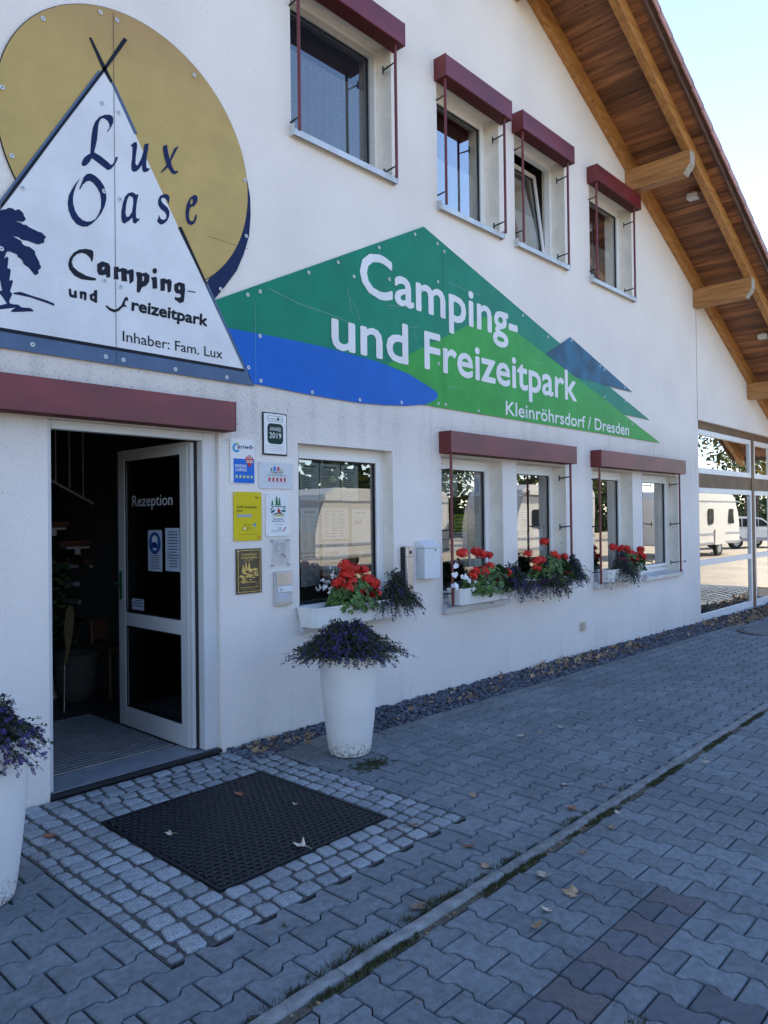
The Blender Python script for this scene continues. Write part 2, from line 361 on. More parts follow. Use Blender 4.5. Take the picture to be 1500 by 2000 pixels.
LEAFD = mat('lobelia_leaf', (0.024, 0.036, 0.020), 0.65, 0.4, (25, 25, 25), rnd=0.5, island=True)
STEM = mat('plant_stem', (0.05, 0.06, 0.035), 0.7, 0.3)
VIOLET = mat('violet_blossom', (0.034, 0.018, 0.12), 0.6, 0.3, (40, 40, 40), rnd=0.5, island=True)
MAUVE = mat('dark_mauve_blossom', (0.07, 0.012, 0.10), 0.6, 0.3, (40, 40, 40), rnd=0.5, island=True)
def flat(name, col, rough=0.45, **k): return mat(name, col, rough, k.pop('var', 0.05), (4, 4, 4), spec=k.pop('spec', 0.16), **k)
GOLD = flat('ochre_panel', (0.50, 0.355, 0.13), 0.4, var=0.07)
S_WHITE = flat('sign_white', (0.70, 0.71, 0.74)); S_NAVY = flat('sign_navy', (0.008, 0.018, 0.075), 0.4, var=0.15)
S_BLACK = flat('sign_black', (0.010, 0.012, 0.022)); S_STEEL = flat('sign_steel_blue', (0.085, 0.135, 0.23), var=0.12)
S_DKG = flat('sign_dark_green', (0.006, 0.205, 0.12), 0.35, var=0.1); S_LTG = flat('sign_light_green', (0.040, 0.32, 0.050), 0.35, var=0.1)
S_BLUE = flat('sign_blue', (0.008, 0.115, 0.50), 0.35); S_MNT = flat('sign_mountain_blue', (0.012, 0.085, 0.16), 0.35, var=0.5)
SCREWM = flat('screw_cap', (0.55, 0.58, 0.62), 0.4); SCREWD = flat('screw_core', (0.06, 0.07, 0.10), 0.4)
PAPER = flat('white_paper', (0.66, 0.68, 0.70), 0.7); INK = flat('print_ink', (0.06, 0.08, 0.12), 0.7)
STEEL = mat('brushed_steel', (0.45, 0.45, 0.46), 0.32, 0.15, (30, 30, 2), metal=0.9)
GREYPL = flat('grey_plastic', (0.50, 0.51, 0.52), 0.45); DARKPL = flat('dark_plastic', (0.03, 0.03, 0.035), 0.4)
DOORALU = mat('door_aluminium', (0.60, 0.60, 0.60), 0.42, 0.04, (3, 3, 3), spec=0.5)
BROWNPOST = flat('bronze_brown_post', (0.17, 0.105, 0.062), 0.5, var=0.2)

def stained(M, amount=0.34):                   # stains and wear that run across many stones
    n = M.node_tree.nodes; l = M.node_tree.links; b, out = base_socket(M); ge = n.new('ShaderNodeNewGeometry')
    for sc_, lo, hi, am, col in ((1.3, .42, .66, amount, (.55, .55, .56)), (6.5, .50, .72, amount*.9, (.62, .60, .56)), (38, .52, .70, amount*.6, (.6, .6, .6))):
        nz = n.new('ShaderNodeTexNoise'); nz.inputs['Scale'].default_value = sc_; nz.inputs['Detail'].default_value = 5; l.new(ge.outputs['Position'], nz.inputs['Vector'])
        mr = n.new('ShaderNodeMapRange'); mr.inputs[1].default_value = lo; mr.inputs[2].default_value = hi; mr.inputs[4].default_value = am; l.new(nz.outputs[0], mr.inputs[0])
        mx = n.new('ShaderNodeMixRGB'); mx.blend_type = 'MULTIPLY'; mx.inputs[2].default_value = (*col, 1); l.new(mr.outputs[0], mx.inputs[0]); l.new(out, mx.inputs[1]); out = mx.outputs[0]
    l.new(out, b.inputs['Base Color'])
for M_ in (PAVER, PAVER_RED, PAVER_DARK, SLAB, KERB): stained(M_)
for M_ in (GOLD, S_WHITE, S_DKG, S_LTG, S_BLUE, REDMETAL): stained(M_, .13)
def line(X):                                    # underside of the rafters on the gable wall
    return 7.34 - 0.452*(X-7.08) if X > 2.35 else 7.34 - 0.452*(2.35-7.08) - 0.452*(2.35-X)
def gz(X, Y):                                   # paving falls gently towards the far end of the wall
    s = max(0.0, min(1.0, (Y+2.4)/1.6)); s = s*s*(3-2*s)
    return -0.012*max(0.0, min(X, 16)-4)*s*max(0.0, min(1.0, (17.4-X)/2.2))

# ---- outlines of the painted sign shapes, in metres on the wall (x, z)
LUX = [[[(2.173,4.014),(2.192,4.047),(2.192,4.068),(2.18,4.087),(2.155,4.094),(2.137,4.082),(2.126,4.06),(2.119,4.028),(2.115,3.98),(2.11,3.937),(2.1,3.892),(2.092,3.86),(2.129,3.852),(2.171,3.835),(2.199,3.82),(2.209,3.824),(2.225,3.853),(2.231,3.879),(2.246,3.887),(2.24,3.861),(2.224,3.829),(2.202,3.797),(2.18,3.779),(2.153,3.789),(2.116,3.804),(2.077,3.819),(2.062,3.788),(2.041,3.761),(2.023,3.751),(2.013,3.758),(2.016,3.775),(2.032,3.809),(2.053,3.831),(2.068,3.844),(2.071,3.893),(2.076,3.953),(2.085,4.006),(2.1,4.05),(2.128,4.091),(2.162,4.117),(2.193,4.13),(2.211,4.129),(2.218,4.114),(2.216,4.089),(2.201,4.054),(2.186,4.027)]],[[(2.33,3.984),(2.351,4.013),(2.373,4.026),(2.377,4.004),(2.373,3.972),(2.366,3.927),(2.364,3.883),(2.372,3.875),(2.382,3.883),(2.406,3.935),(2.42,3.983),(2.429,4.032),(2.456,4.048),(2.454,4.013),(2.445,3.967),(2.439,3.921),(2.439,3.887),(2.449,3.881),(2.464,3.891),(2.461,3.879),(2.449,3.863),(2.423,3.848),(2.412,3.856),(2.409,3.892),(2.392,3.862),(2.369,3.836),(2.349,3.826),(2.337,3.834),(2.335,3.867),(2.342,3.918),(2.345,3.968),(2.344,3.986)]],[[(2.562,4.068),(2.59,4.088),(2.594,4.057),(2.602,4.022),(2.609,3.996),(2.645,4.082),(2.678,4.112),(2.652,4.059),(2.616,3.983),(2.63,3.949),(2.644,3.932),(2.674,3.942),(2.662,3.922),(2.636,3.907),(2.619,3.914),(2.596,3.941),(2.548,3.887),(2.541,3.886),(2.587,3.954),(2.57,3.998),(2.562,4.039)]],[[(2.005,3.673),(1.978,3.635),(1.955,3.593),(1.934,3.547),(1.927,3.499),(1.932,3.455),(1.951,3.415),(1.979,3.388),(2.014,3.382),(2.047,3.393),(2.077,3.419),(2.107,3.457),(2.135,3.5),(2.157,3.551),(2.168,3.596),(2.166,3.643),(2.152,3.674),(2.127,3.701),(2.097,3.718),(2.067,3.722),(2.046,3.711),(2.025,3.685),(2.013,3.647),(1.997,3.604),(2.004,3.606),(2.019,3.637),(2.043,3.665),(2.061,3.675),(2.085,3.67),(2.109,3.648),(2.127,3.619),(2.134,3.58),(2.132,3.532),(2.119,3.493),(2.098,3.454),(2.071,3.431),(2.044,3.421),(2.017,3.422),(1.991,3.438),(1.971,3.466),(1.96,3.503),(1.959,3.537),(1.965,3.574),(1.981,3.625)]],[[(2.315,3.681),(2.341,3.694),(2.358,3.691),(2.366,3.685),(2.379,3.695),(2.381,3.686),(2.37,3.634),(2.364,3.583),(2.365,3.541),(2.376,3.533),(2.39,3.544),(2.386,3.529),(2.359,3.498),(2.343,3.501),(2.34,3.534),(2.317,3.506),(2.284,3.477),(2.27,3.483),(2.264,3.511),(2.266,3.554),(2.276,3.605),(2.292,3.653)],[(2.318,3.663),(2.338,3.664),(2.347,3.655),(2.346,3.615),(2.337,3.566),(2.317,3.533),(2.301,3.525),(2.293,3.544),(2.296,3.587),(2.305,3.633)]],[[(2.595,3.697),(2.588,3.72),(2.567,3.729),(2.546,3.72),(2.543,3.703),(2.557,3.688),(2.588,3.672),(2.604,3.649),(2.601,3.616),(2.583,3.579),(2.555,3.551),(2.534,3.543),(2.512,3.559),(2.521,3.58),(2.528,3.604),(2.535,3.584),(2.555,3.578),(2.577,3.593),(2.582,3.617),(2.57,3.635),(2.539,3.648),(2.522,3.668),(2.521,3.699),(2.536,3.732),(2.568,3.754),(2.592,3.759),(2.606,3.744),(2.602,3.715)]],[[(2.813,3.69),(2.81,3.658),(2.79,3.622),(2.764,3.604),(2.742,3.609),(2.727,3.637),(2.726,3.685),(2.736,3.739),(2.758,3.785),(2.788,3.815),(2.807,3.822),(2.82,3.811),(2.818,3.781),(2.795,3.744),(2.761,3.723),(2.75,3.685),(2.751,3.647),(2.764,3.631),(2.783,3.637),(2.795,3.657),(2.802,3.686)],[(2.762,3.744),(2.776,3.752),(2.784,3.77),(2.781,3.789),(2.769,3.782),(2.762,3.764)]]]
CAMP = [[[(2.071,3.184),(2.062,3.205),(2.037,3.222),(2.011,3.224),(1.981,3.208),(1.959,3.183),(1.948,3.154),(1.957,3.126),(1.986,3.107),(2.033,3.092),(2.081,3.09),(2.1,3.09),(2.091,3.075),(2.053,3.068),(2.006,3.063),(1.963,3.076),(1.934,3.105),(1.927,3.132),(1.935,3.17),(1.961,3.212),(1.994,3.239),(2.034,3.254),(2.068,3.257),(2.082,3.25),(2.082,3.224),(2.076,3.189)]],[[(2.105,3.179),(2.137,3.204),(2.179,3.201),(2.189,3.183),(2.189,3.118),(2.164,3.109),(2.161,3.129),(2.14,3.118),(2.115,3.115),(2.105,3.136)],[(2.138,3.167),(2.154,3.174),(2.15,3.159),(2.138,3.149)]],[[(2.213,3.188),(2.243,3.196),(2.247,3.182),(2.272,3.196),(2.298,3.194),(2.301,3.186),(2.338,3.204),(2.346,3.193),(2.344,3.13),(2.317,3.104),(2.314,3.165),(2.297,3.164),(2.301,3.117),(2.263,3.111),(2.261,3.169),(2.239,3.161),(2.244,3.117),(2.212,3.11)]],[[(2.362,3.191),(2.392,3.197),(2.402,3.192),(2.433,3.205),(2.456,3.191),(2.451,3.147),(2.428,3.117),(2.401,3.101),(2.383,3.063),(2.365,3.065),(2.368,3.156),(2.362,3.176)],[(2.404,3.175),(2.417,3.175),(2.415,3.149),(2.404,3.14)]],[[(2.465,3.18),(2.502,3.194),(2.508,3.181),(2.509,3.118),(2.476,3.11),(2.475,3.16)]],[[(2.509,3.233),(2.506,3.221),(2.497,3.212),(2.487,3.21),(2.479,3.215),(2.476,3.225),(2.479,3.237),(2.488,3.246),(2.498,3.249),(2.506,3.244)]],[[(2.532,3.186),(2.565,3.198),(2.573,3.191),(2.601,3.202),(2.616,3.188),(2.609,3.121),(2.586,3.107),(2.581,3.166),(2.565,3.162),(2.564,3.115),(2.533,3.108)]],[[(2.634,3.174),(2.671,3.197),(2.712,3.195),(2.716,3.156),(2.705,3.073),(2.677,3.056),(2.637,3.073),(2.637,3.091),(2.665,3.09),(2.682,3.101),(2.682,3.119),(2.645,3.118),(2.633,3.138)],[(2.666,3.17),(2.679,3.169),(2.678,3.151),(2.666,3.145)]],[[(2.734,3.155),(2.796,3.159),(2.796,3.152),(2.734,3.148)]],[[(1.929,2.989),(1.943,2.992),(1.946,2.961),(1.959,2.957),(1.962,2.984),(1.977,2.989),(1.978,2.943),(1.942,2.941),(1.931,2.951)]],[[(1.995,2.988),(2.012,2.992),(2.029,2.993),(2.038,2.987),(2.035,2.944),(2.022,2.939),(2.02,2.976),(2.012,2.974),(2.012,2.945),(1.997,2.946)]],[[(2.056,2.981),(2.08,2.995),(2.087,3.015),(2.104,3.02),(2.103,2.941),(2.086,2.939),(2.079,2.946),(2.06,2.949)],[(2.075,2.979),(2.085,2.979),(2.084,2.961),(2.075,2.962)]],[[(2.162,2.941),(2.183,2.927),(2.212,2.922),(2.233,2.931),(2.259,2.956),(2.274,2.99),(2.285,3.013),(2.3,3.02),(2.308,2.997),(2.298,2.994),(2.291,2.997),(2.281,2.968),(2.299,2.958),(2.27,2.95),(2.241,2.918),(2.212,2.904),(2.183,2.91),(2.159,2.927)]]]
PALM = [[(1.528,3.332),(1.549,3.342),(1.567,3.353),(1.581,3.358),(1.592,3.369),(1.613,3.373),(1.629,3.366),(1.649,3.379),(1.661,3.372),(1.674,3.36),(1.676,3.349),(1.687,3.334),(1.685,3.328),(1.668,3.311),(1.648,3.309),(1.631,3.304),(1.655,3.305),(1.672,3.297),(1.688,3.301),(1.703,3.292),(1.758,3.28),(1.773,3.281),(1.8,3.261),(1.788,3.243),(1.789,3.226),(1.765,3.212),(1.752,3.205),(1.691,3.211),(1.662,3.209),(1.644,3.219),(1.615,3.216),(1.662,3.201),(1.664,3.188),(1.68,3.179),(1.706,3.18),(1.735,3.163),(1.737,3.145),(1.761,3.104),(1.761,3.093),(1.77,3.082),(1.766,3.071),(1.753,3.056),(1.755,3.038),(1.735,3.023),(1.701,3.059),(1.672,3.073),(1.667,3.089),(1.654,3.101),(1.641,3.105),(1.636,3.119),(1.624,3.12),(1.6,3.126),(1.581,3.119),(1.568,3.078),(1.581,3.092),(1.591,3.089),(1.585,3.029),(1.6,3.027),(1.603,3.017),(1.594,2.961),(1.61,2.968),(1.614,2.96),(1.598,2.902),(1.61,2.889),(1.593,2.846),(1.597,2.834),(1.616,2.832),(1.641,2.836),(1.659,2.824),(1.707,2.83),(1.725,2.82),(1.724,2.814),(1.605,2.787),(1.603,2.794),(1.627,2.816),(1.545,2.79),(1.494,2.774),(1.494,2.789),(1.581,2.829),(1.556,2.865),(1.546,2.874),(1.515,2.874),(1.515,2.885),(1.556,2.896),(1.548,2.941),(1.536,2.983),(1.53,3.055),(1.516,3.096),(1.462,3.06),(1.405,3.024),(1.395,3.047),(1.445,3.121),(1.385,3.127),(1.379,3.162),(1.446,3.216),(1.463,3.283)],[(1.615,2.898),(1.653,2.911),(1.707,2.904),(1.801,2.893),(1.844,2.883),(1.843,2.869),(1.816,2.875),(1.707,2.891),(1.652,2.891),(1.617,2.891)]]
NAVY = [(3.203,4.181),(3.246,4.058),(3.268,3.953),(3.271,3.823),(3.255,3.669),(3.208,3.527),(3.144,3.389),(3.046,3.258),(2.947,3.136),(2.89,3.216),(2.891,3.244),(3.044,3.449),(3.133,3.599),(3.188,3.762),(3.208,3.916),(3.21,4.065)]
TRI = [(2.168,4.401),(3.201,2.678),(1.135,2.678)]
BARS = {'left':[(2.292,4.658),(2.317,4.654),(2.184,4.421),(1.895,3.935),(1.643,3.501),(1.549,3.342),(1.549,3.371),(1.618,3.493),(1.877,3.946),(2.144,4.385)],'rightthin':[(2.067,4.552),(2.081,4.559),(2.217,4.346),(2.203,4.33),(2.154,4.389)],'r1':[(2.205,4.335),(2.225,4.343),(2.381,4.08),(2.358,4.072)],'r2':[(2.665,3.562),(2.693,3.573),(2.889,3.236),(3.274,2.578),(3.222,2.638),(2.872,3.232)]}
DKGREEN = [(2.956,3.138),(5.234,4.292),(6.571,3.926),(7.676,3.623),(8.92,3.269),(10.137,2.95),(9.337,2.95),(8.362,2.98),(5.521,2.671),(5.218,2.645),(3.057,2.746)]
LTGREEN = [(6.285,3.691),(6.439,3.672),(7.348,3.443),(8.501,3.16),(10.494,2.65),(7.971,2.646),(5.367,2.643),(5.218,2.649),(5.343,2.695),(5.407,2.75),(5.295,2.815),(5.008,2.895),(4.716,2.945),(5.448,3.288)]
LAKE = [(3.06,2.961),(3.29,2.968),(3.593,2.975),(3.975,2.975),(4.564,2.952),(5.008,2.895),(5.295,2.815),(5.393,2.782),(5.407,2.75),(5.391,2.72),(5.343,2.695),(5.218,2.649),(4.954,2.609),(4.666,2.586),(4.354,2.572),(4.063,2.573),(3.792,2.578),(3.489,2.589),(3.273,2.597)]
MOUNT = [(7.363,3.449),(7.93,3.734),(9.597,3.276),(8.948,3.272),(8.027,3.276)]
SCREWG = [(3.233,3.233),(3.344,3.28),(3.819,3.532),(4.137,3.691),(4.316,3.617),(4.627,3.94),(5.105,4.185),(5.428,4.185),(5.53,4.137),(4.751,3.693),(5.428,3.826),(5.192,3.69),(3.34,2.953),(3.233,2.707),(3.343,2.625),(3.842,2.599),(4.369,2.599),(4.892,2.632),(5.412,2.678),(5.52,2.68),(5.422,3.055),(6.893,3.792),(7.414,3.647),(7.949,3.695),(8.667,3.496),(8.779,3.465),(9.357,3.309),(8.771,3.12),(9.369,3.126),(6.052,2.673),(9.569,2.845)]
SCREWL = [(3.222,3.655),(2.997,3.222),(1.792,4.533),(2.14,4.742),(2.248,4.746),(2.802,4.64),(1.564,4.035),(1.612,3.668),(1.671,3.507),(2.146,4.184),(2.253,4.168),(2.153,3.64),(2.256,3.623),(3.215,4.057),(2.151,3.089),(2.256,3.074),(1.718,2.623),(2.155,2.62),(2.27,2.617),(2.636,2.609),(3.042,2.61),(1.553,3.129)]
G1 = [(4.024,1.242),(4.12,1.209),(4.236,1.19),(3.962,1.11),(4.096,1.116),(4.181,1.033),(4.365,1.081),(4.297,0.986),(4.375,0.992),(4.052,1.176)]
G2 = [(5.582,1.275),(5.791,1.28),(5.874,1.252),(6.006,1.236),(5.904,1.093),(6.11,1.007),(6.278,1.038)]
G3 = [(7.036,1.338),(6.707,1.222),(7.205,1.196),(7.455,1.152),(7.038,1.026),(7.5,0.95)]
G4 = [(8.645,1.222),(8.853,1.197),(9.03,1.189),(9.158,1.12),(9.327,1.066),(9.461,1.159),(9.546,1.056),(9.195,0.977)]
WP = [(5.438,1.172),(5.414,1.091),(5.565,1.064),(5.704,1.036),(5.751,1.004),(5.427,0.999),(5.441,0.962)]
# ------------------------------------------------------------------ ground
def lin(a, b, n): return [a+(b-a)*i/n for i in range(n+1)]
g = MB(); gx = [-150, -60, -20, -6] + lin(-4, 20, 48) + [30, 60, 150, 400]; gy = [-150, -60, -20, -8, -6, -4] + lin(-2.4, 0.4, 14) + [4, 30, 80, 300]
for y in gy:
    for x in gx: g.v.append((x, y, gz(x, y)-0.016))
W_ = len(gx)
for j in range(len(gy)-1):
    for i in range(W_-1): a = j*W_+i; g.face((a, a+1, a+1+W_, a+W_))
g.build('ground', JOINT, smooth=True, kind='structure')
LOT = mat('sunlit_lot_paving', (0.42, 0.355, 0.26), 0.9, 0.15, (0.8, 0.8, 0.8), 0.3, 60)
n_ = LOT.node_tree.nodes; l_ = LOT.node_tree.links; b_, o_ = base_socket(LOT)
br = n_.new('ShaderNodeTexBrick'); br.inputs['Scale'].default_value = 1; br.inputs['Brick Width'].default_value = 0.21; br.inputs['Row Height'].default_value = 0.15; br.inputs['Mortar Size'].default_value = 0.008
l_.new(n_['Texture Coordinate'].outputs['Object'], br.inputs['Vector']); br.inputs['Color1'].default_value = (1, 1, 1, 1); br.inputs['Color2'].default_value = (0.85, 0.85, 0.85, 1); br.inputs['Mortar'].default_value = (0.45, 0.45, 0.42, 1)
mm = n_.new('ShaderNodeMixRGB'); mm.blend_type = 'MULTIPLY'; mm.inputs[0].default_value = 1; l_.new(o_, mm.inputs[1]); l_.new(br.outputs[0], mm.inputs[2]); l_.new(mm.outputs[0], b_.inputs['Base Color'])
MB().poly([(-60, -60, 0.0), (130, -60, 0.0), (130, -5.62, 0.0), (-60, -5.62, 0.0)]).poly([(17.6, -5.6, 0.0), (130, -5.6, 0.0), (130, 20, 0.0), (17.6, 20, 0.0)]).build('parking_lot', LOT, kind='structure')

# ------------------------------------------------------------------ paving stones
def tstone(L, Wd, a, gap=0.0075):
    u = L/2-gap/2; w = Wd/2-gap/2
    s = [(-u, -w-a), (-0.31*L, -w-a), (-0.25*L, -w), (-0.18*L, -w+a), (0.18*L, -w+a), (0.25*L, -w), (0.31*L, -w-a), (u, -w-a)]
    return s + [(-p[0], -p[1]) for p in s]
def clip(poly, nx, ny, d):                      # keep nx*x+ny*y <= d
    out = []
    for i, p in enumerate(poly):
        q = poly[(i+1) % len(poly)]; fp = nx*p[0]+ny*p[1]-d; fq = nx*q[0]+ny*q[1]-d
        if fp <= 0: out.append(p)
        if (fp < 0 < fq) or (fq < 0 < fp): t = fp/(fp-fq); out.append((p[0]+(q[0]-p[0])*t, p[1]+(q[1]-p[1])*t))
    return out
def stone_into(mb, poly, cx, cy, z, th=0.05, ins=0.0055, dz=0.006, tilt=(0, 0)):
    k = len(poly); n = len(mb.v)
    ax = sum(p[0] for p in poly)/k; ay = sum(p[1] for p in poly)/k
    def pt(p, s, zz): x = ax+(p[0]-ax)*s; y = ay+(p[1]-ay)*s; return (cx+x, cy+y, z+zz+tilt[0]*x+tilt[1]*y)
    s1 = 1-ins/0.075
    mb.v += [pt(p, s1, 0) for p in poly] + [pt(p, 1, -dz) for p in poly] + [pt(p, 1, -th) for p in poly]
    mb.face(tuple(range(n, n+k)))
    for r in (0, k):
        for i in range(k): j = (i+1) % k; mb.face((n+r+i, n+r+k+i, n+r+k+j, n+r+j))
def in_view(x, y, z=0.0, mx=0.05):
    v = Vector((x, y+4.352, z-1.6)); d = v.dot(fwd)
    if d < 0.2: return False
    u = v.dot(right)/d*1443.97/750; w = v.dot(down)/d*1443.97/1000
    return abs(u) < 1+mx and abs(w) < 1+mx
def camdist(x, y): return math.hypot(x, y+4.352)
def area(p): return abs(sum(p[i][0]*p[(i+1) % len(p)][1]-p[(i+1) % len(p)][0]*p[i][1] for i in range(len(p))))/2

def lay(parent, name, stones):
    """stones: (poly local, cx, cy, material key); nearest 300 in view become objects"""
    st = [s for s in stones if len(s[0]) > 2 and area(s[0]) > 0.003]
    st.sort(key=lambda s: (not in_view(s[1], s[2]), camdist(s[1], s[2])))
    cache = {}
    rest = MB()
    for i, (poly, cx, cy, mk) in enumerate(st):
        z = gz(cx, cy)+R.uniform(-0.0018, 0.0018); tl = (R.uniform(-.012, .012), R.uniform(-.012, .012))
        if i < 295 and in_view(cx, cy):
            key = (tuple((round(a, 3), round(b, 3)) for a, b in poly), mk)
            if key not in cache:
                m_ = MB(); stone_into(m_, poly, 0, 0, 0); cache[key] = m_.mesh(name, [mk])
            o = bpy.data.objects.new(name, cache[key]); COL.objects.link(o); o.parent = parent
            o.location = (cx, cy, z); o.rotation_euler = (tl[1], -tl[0], R.uniform(-.008, .008))
        else: stone_into(rest, poly, cx, cy, z, tilt=tl)
    if rest.f: rest.build(name, PAVER, parent, kind='stuff')
pav = empty('pavement', kind='structure')
LX, RY, AX = 0.213, 0.151, 0.0155
base = tstone(LX, RY, AX, 0.0098)
stones = []
COB = (1.42, 3.20, -1.947)
for k in range(-7, 9):
    y = -1.043-RY*(k+0.5)
    if y > -0.59 and True: xr = (-4, 1.40)
    else: xr = (-4, 17.4)
    i0 = int((xr[0]-1.102)/LX)-1; i1 = int((xr[1]-1.102)/LX)+1
    for i in range(i0, i1+1):
        x = 1.102+LX*(i+0.5) - (LX/2 if k % 2 else 0)
        p = base
        if xr[0] <= x-LX/2 and x+LX/2 <= xr[1]+0.3:
            pass
        q = list(p)
        if y > COB[2]:
            if x < (COB[0]+COB[1])/2: q = clip(q, 1, 0, COB[0]-0.004-x)
            else: q = clip(q, -1, 0, -(COB[1]+0.006)+x)
        if k == 8: q = clip(q, 0, -1, 2.403+y)
        if y < COB[2]+0.02 and y > COB[2]-0.2: pass
        if y+RY/2 > -0.60 and x > COB[1]: q = clip(q, 0, 1, -0.596-y)
        if y > -0.59: q = clip(q, 1, 0, 1.416-x)
        if len(q) > 2: stones.append((q, x, y, PAVER))
lay(pav, 'paver', stones)
# second field beyond the kerb: stones turned a quarter
drive = empty('driveway', kind='structure')
L2, W2, A2 = 0.200, 0.1415, 0.0125
b2 = [(p[1], p[0]) for p in tstone(L2, W2, A2, 0.0062)][::-1]
stones = []
def special(i, y):                              # reddish and dark stones set in a short band
    if -3 <= i <= 4 and i % 2 == 0 and abs(y+3.105) < 0.03: return PAVER_RED
    if i in (-1, 0) and -3.6 < y < -3.4: return PAVER_DARK
    return PAVER
for i in range(-45, 108):
    x = 2.44+W2*(i+0.5)
    for j in range(0, 17):
        y = -3.005+0.1*(0 if (i % 2 == 0) else 1)+L2*(2.5-j)
        q = list(b2)
        if y-L2/2 > -2.52: continue
        q = clip(q, 0, 1, -2.497-y)
        if len(q) < 3: continue
        if -3 <= i <= 4 and i % 2 == 1 and (abs(y+3.005) < .02 or abs(y+3.205) < .02):    # cut halves: the dark ones face each other
            up = abs(y+3.005) < .02
            for half in (0, 1):                 # 0: the half nearer the wall
                h_ = clip(q, 0, -1, -0.0035) if half == 0 else clip(q, 0, 1, -0.0035)
                dark = (half == 1) if not up else (half == 1)
                dark = (up and half == 1) or (not up and half == 0)
                cyo = L2/4 if half == 0 else -L2/4
                stones.append(([(a, b-cyo) for a, b in h_], x, y+cyo, PAVER_DARK if dark else PAVER))
            continue
        stones.append((q, x, y, special(i, y)))
lay(drive, 'paver', stones)
# kerb between the two fields, one-metre concrete pieces
SOILJ = mat('joint_soil', (0.095, 0.090, 0.075), 0.95, 0.5, (50, 50, 50), 0.8, 160)
kerb = empty('kerb', kind='structure')
kprof = [(-2.411, -0.06), (-2.410, 0.004), (-2.414, 0.010), (-2.421, 0.013), (-2.456, 0.014), (-2.464, 0.010), (-2.468, 0.003), (-2.468, -0.06)]
for i in range(-3, 17):
    x0 = 1.795+0.99*(i-1)
    m_ = MB(); 
    n = 0
    segs = 8
    for s_ in range(segs+1):
        x = x0+0.003+(0.984)*s_/segs; jy = R.uniform(-.002, .002); jz = R.uniform(-.0015, .0015)
        m_.v += [(x, y+(jy if z > 0 else 0), z+(jz if z > 0 else 0)) for y, z in kprof]
    K = len(kprof)
    for s_ in range(segs):
        for q in range(K-1): a = s_*K+q; m_.face((a, a+K, a+K+1, a+1))
    m_.face(tuple(range(K))); m_.face(tuple(range((segs+1)*K-1, segs*K-1, -1)))
    o = m_.build('kerb_stone', KERB, kerb, smooth=True)
    o.location = (0, R.uniform(-.003, .003), R.uniform(-.004, .004)); o.rotation_euler = (0, 0, R.uniform(-.002, .002))

MB().box(-2, 17, -2.505, -2.4695, -.05, -.0015).build('soil_joint', SOILJ, kerb)
# straight edging slabs between gravel and pavers
edging = empty('edging_strip', kind='structure')
x = 3.22
while x < 16.3:
    L_ = 0.40; w0 = -0.588; w1 = -0.488
    m_ = MB(); stone_into(m_, [(-L_/2+.004, w0+.54), (L_/2-.004, w0+.54), (L_/2-.004, w1+.54), (-L_/2+.004, w1+.54)], x+L_/2, -0.54, gz(x+L_/2, -0.5)+R.uniform(-.001, .002))
    m_.build('edging_slab', SLAB, edging); x += L_
slabs = empty('flagstones', kind='structure')
for (x0, x1, y0, y1) in ((3.205, 3.46, -0.486, -0.30), (3.465, 3.80, -0.486, -0.24)):
    m_ = MB(); cx, cy = (x0+x1)/2, (y0+y1)/2
    stone_into(m_, [(x0-cx, y0-cy), (x1-cx, y0-cy), (x1-cx, y1-cy), (x0-cx, y1-cy)], cx, cy, 0.001); m_.build('flagstone', SLAB, slabs)

# granite setts round the sunken door mat
setts = empty('cobble_apron', kind='structure')
variants = []
for v in range(12):
    m_ = MB(); k = 12; out = []; cut_ = [R.uniform(.86, 1.0) for _ in range(4)]
    for i in range(k):
        a = 2*math.pi*(i+0.5)/k; c_, s_ = math.cos(a), math.sin(a); pw = 0.27
        out.append((math.copysign(abs(c_)**pw, c_)*0.5*R.uniform(.95, 1.0)*(cut_[0] if s_ > 0 else cut_[1]), math.copysign(abs(s_)**pw, s_)*0.5*R.uniform(.95, 1.0)*(cut_[2] if c_ > 0 else cut_[3])))
    rings = [(1.0, -0.05), (1.0, -0.009), (0.95, -0.0035), (0.86, -0.0008), (0.42, 0.0005)]
    for sc_, z in rings:
        for p in out: m_.v.append((p[0]*sc_, p[1]*sc_, z+(R.uniform(-.0022, .0022) if z > -.005 else 0)))
    m_.v.append((0, 0, 0.0005+R.uniform(-.002, .002)))
    for r in range(len(rings)-1):
        for i in range(k): j = (i+1) % k; m_.face((r*k+i, r*k+j, (r+1)*k+j, (r+1)*k+i))
    c0 = len(m_.v)-1
    for i in range(k): j = (i+1) % k; m_.face(((len(rings)-1)*k+i, (len(rings)-1)*k+j, c0))
    me = m_.mesh('cobble', [COBBLE]); me.polygons.foreach_set('use_smooth', [True]*len(me.polygons)); variants.append(me)
def sett(cx, cy, sx, sy, rz=0):
    o = bpy.data.objects.new('cobble', R.choice(variants)); COL.objects.link(o); o.parent = setts
    o.location = (cx, cy, 0.002+R.uniform(-.003, .003)); o.scale = (sx-R.uniform(.004, .012), sy-R.uniform(.004, .014), 1); o.rotation_euler = (R.uniform(-.04, .04), R.uniform(-.04, .04), rz+R.uniform(-.13, .13))
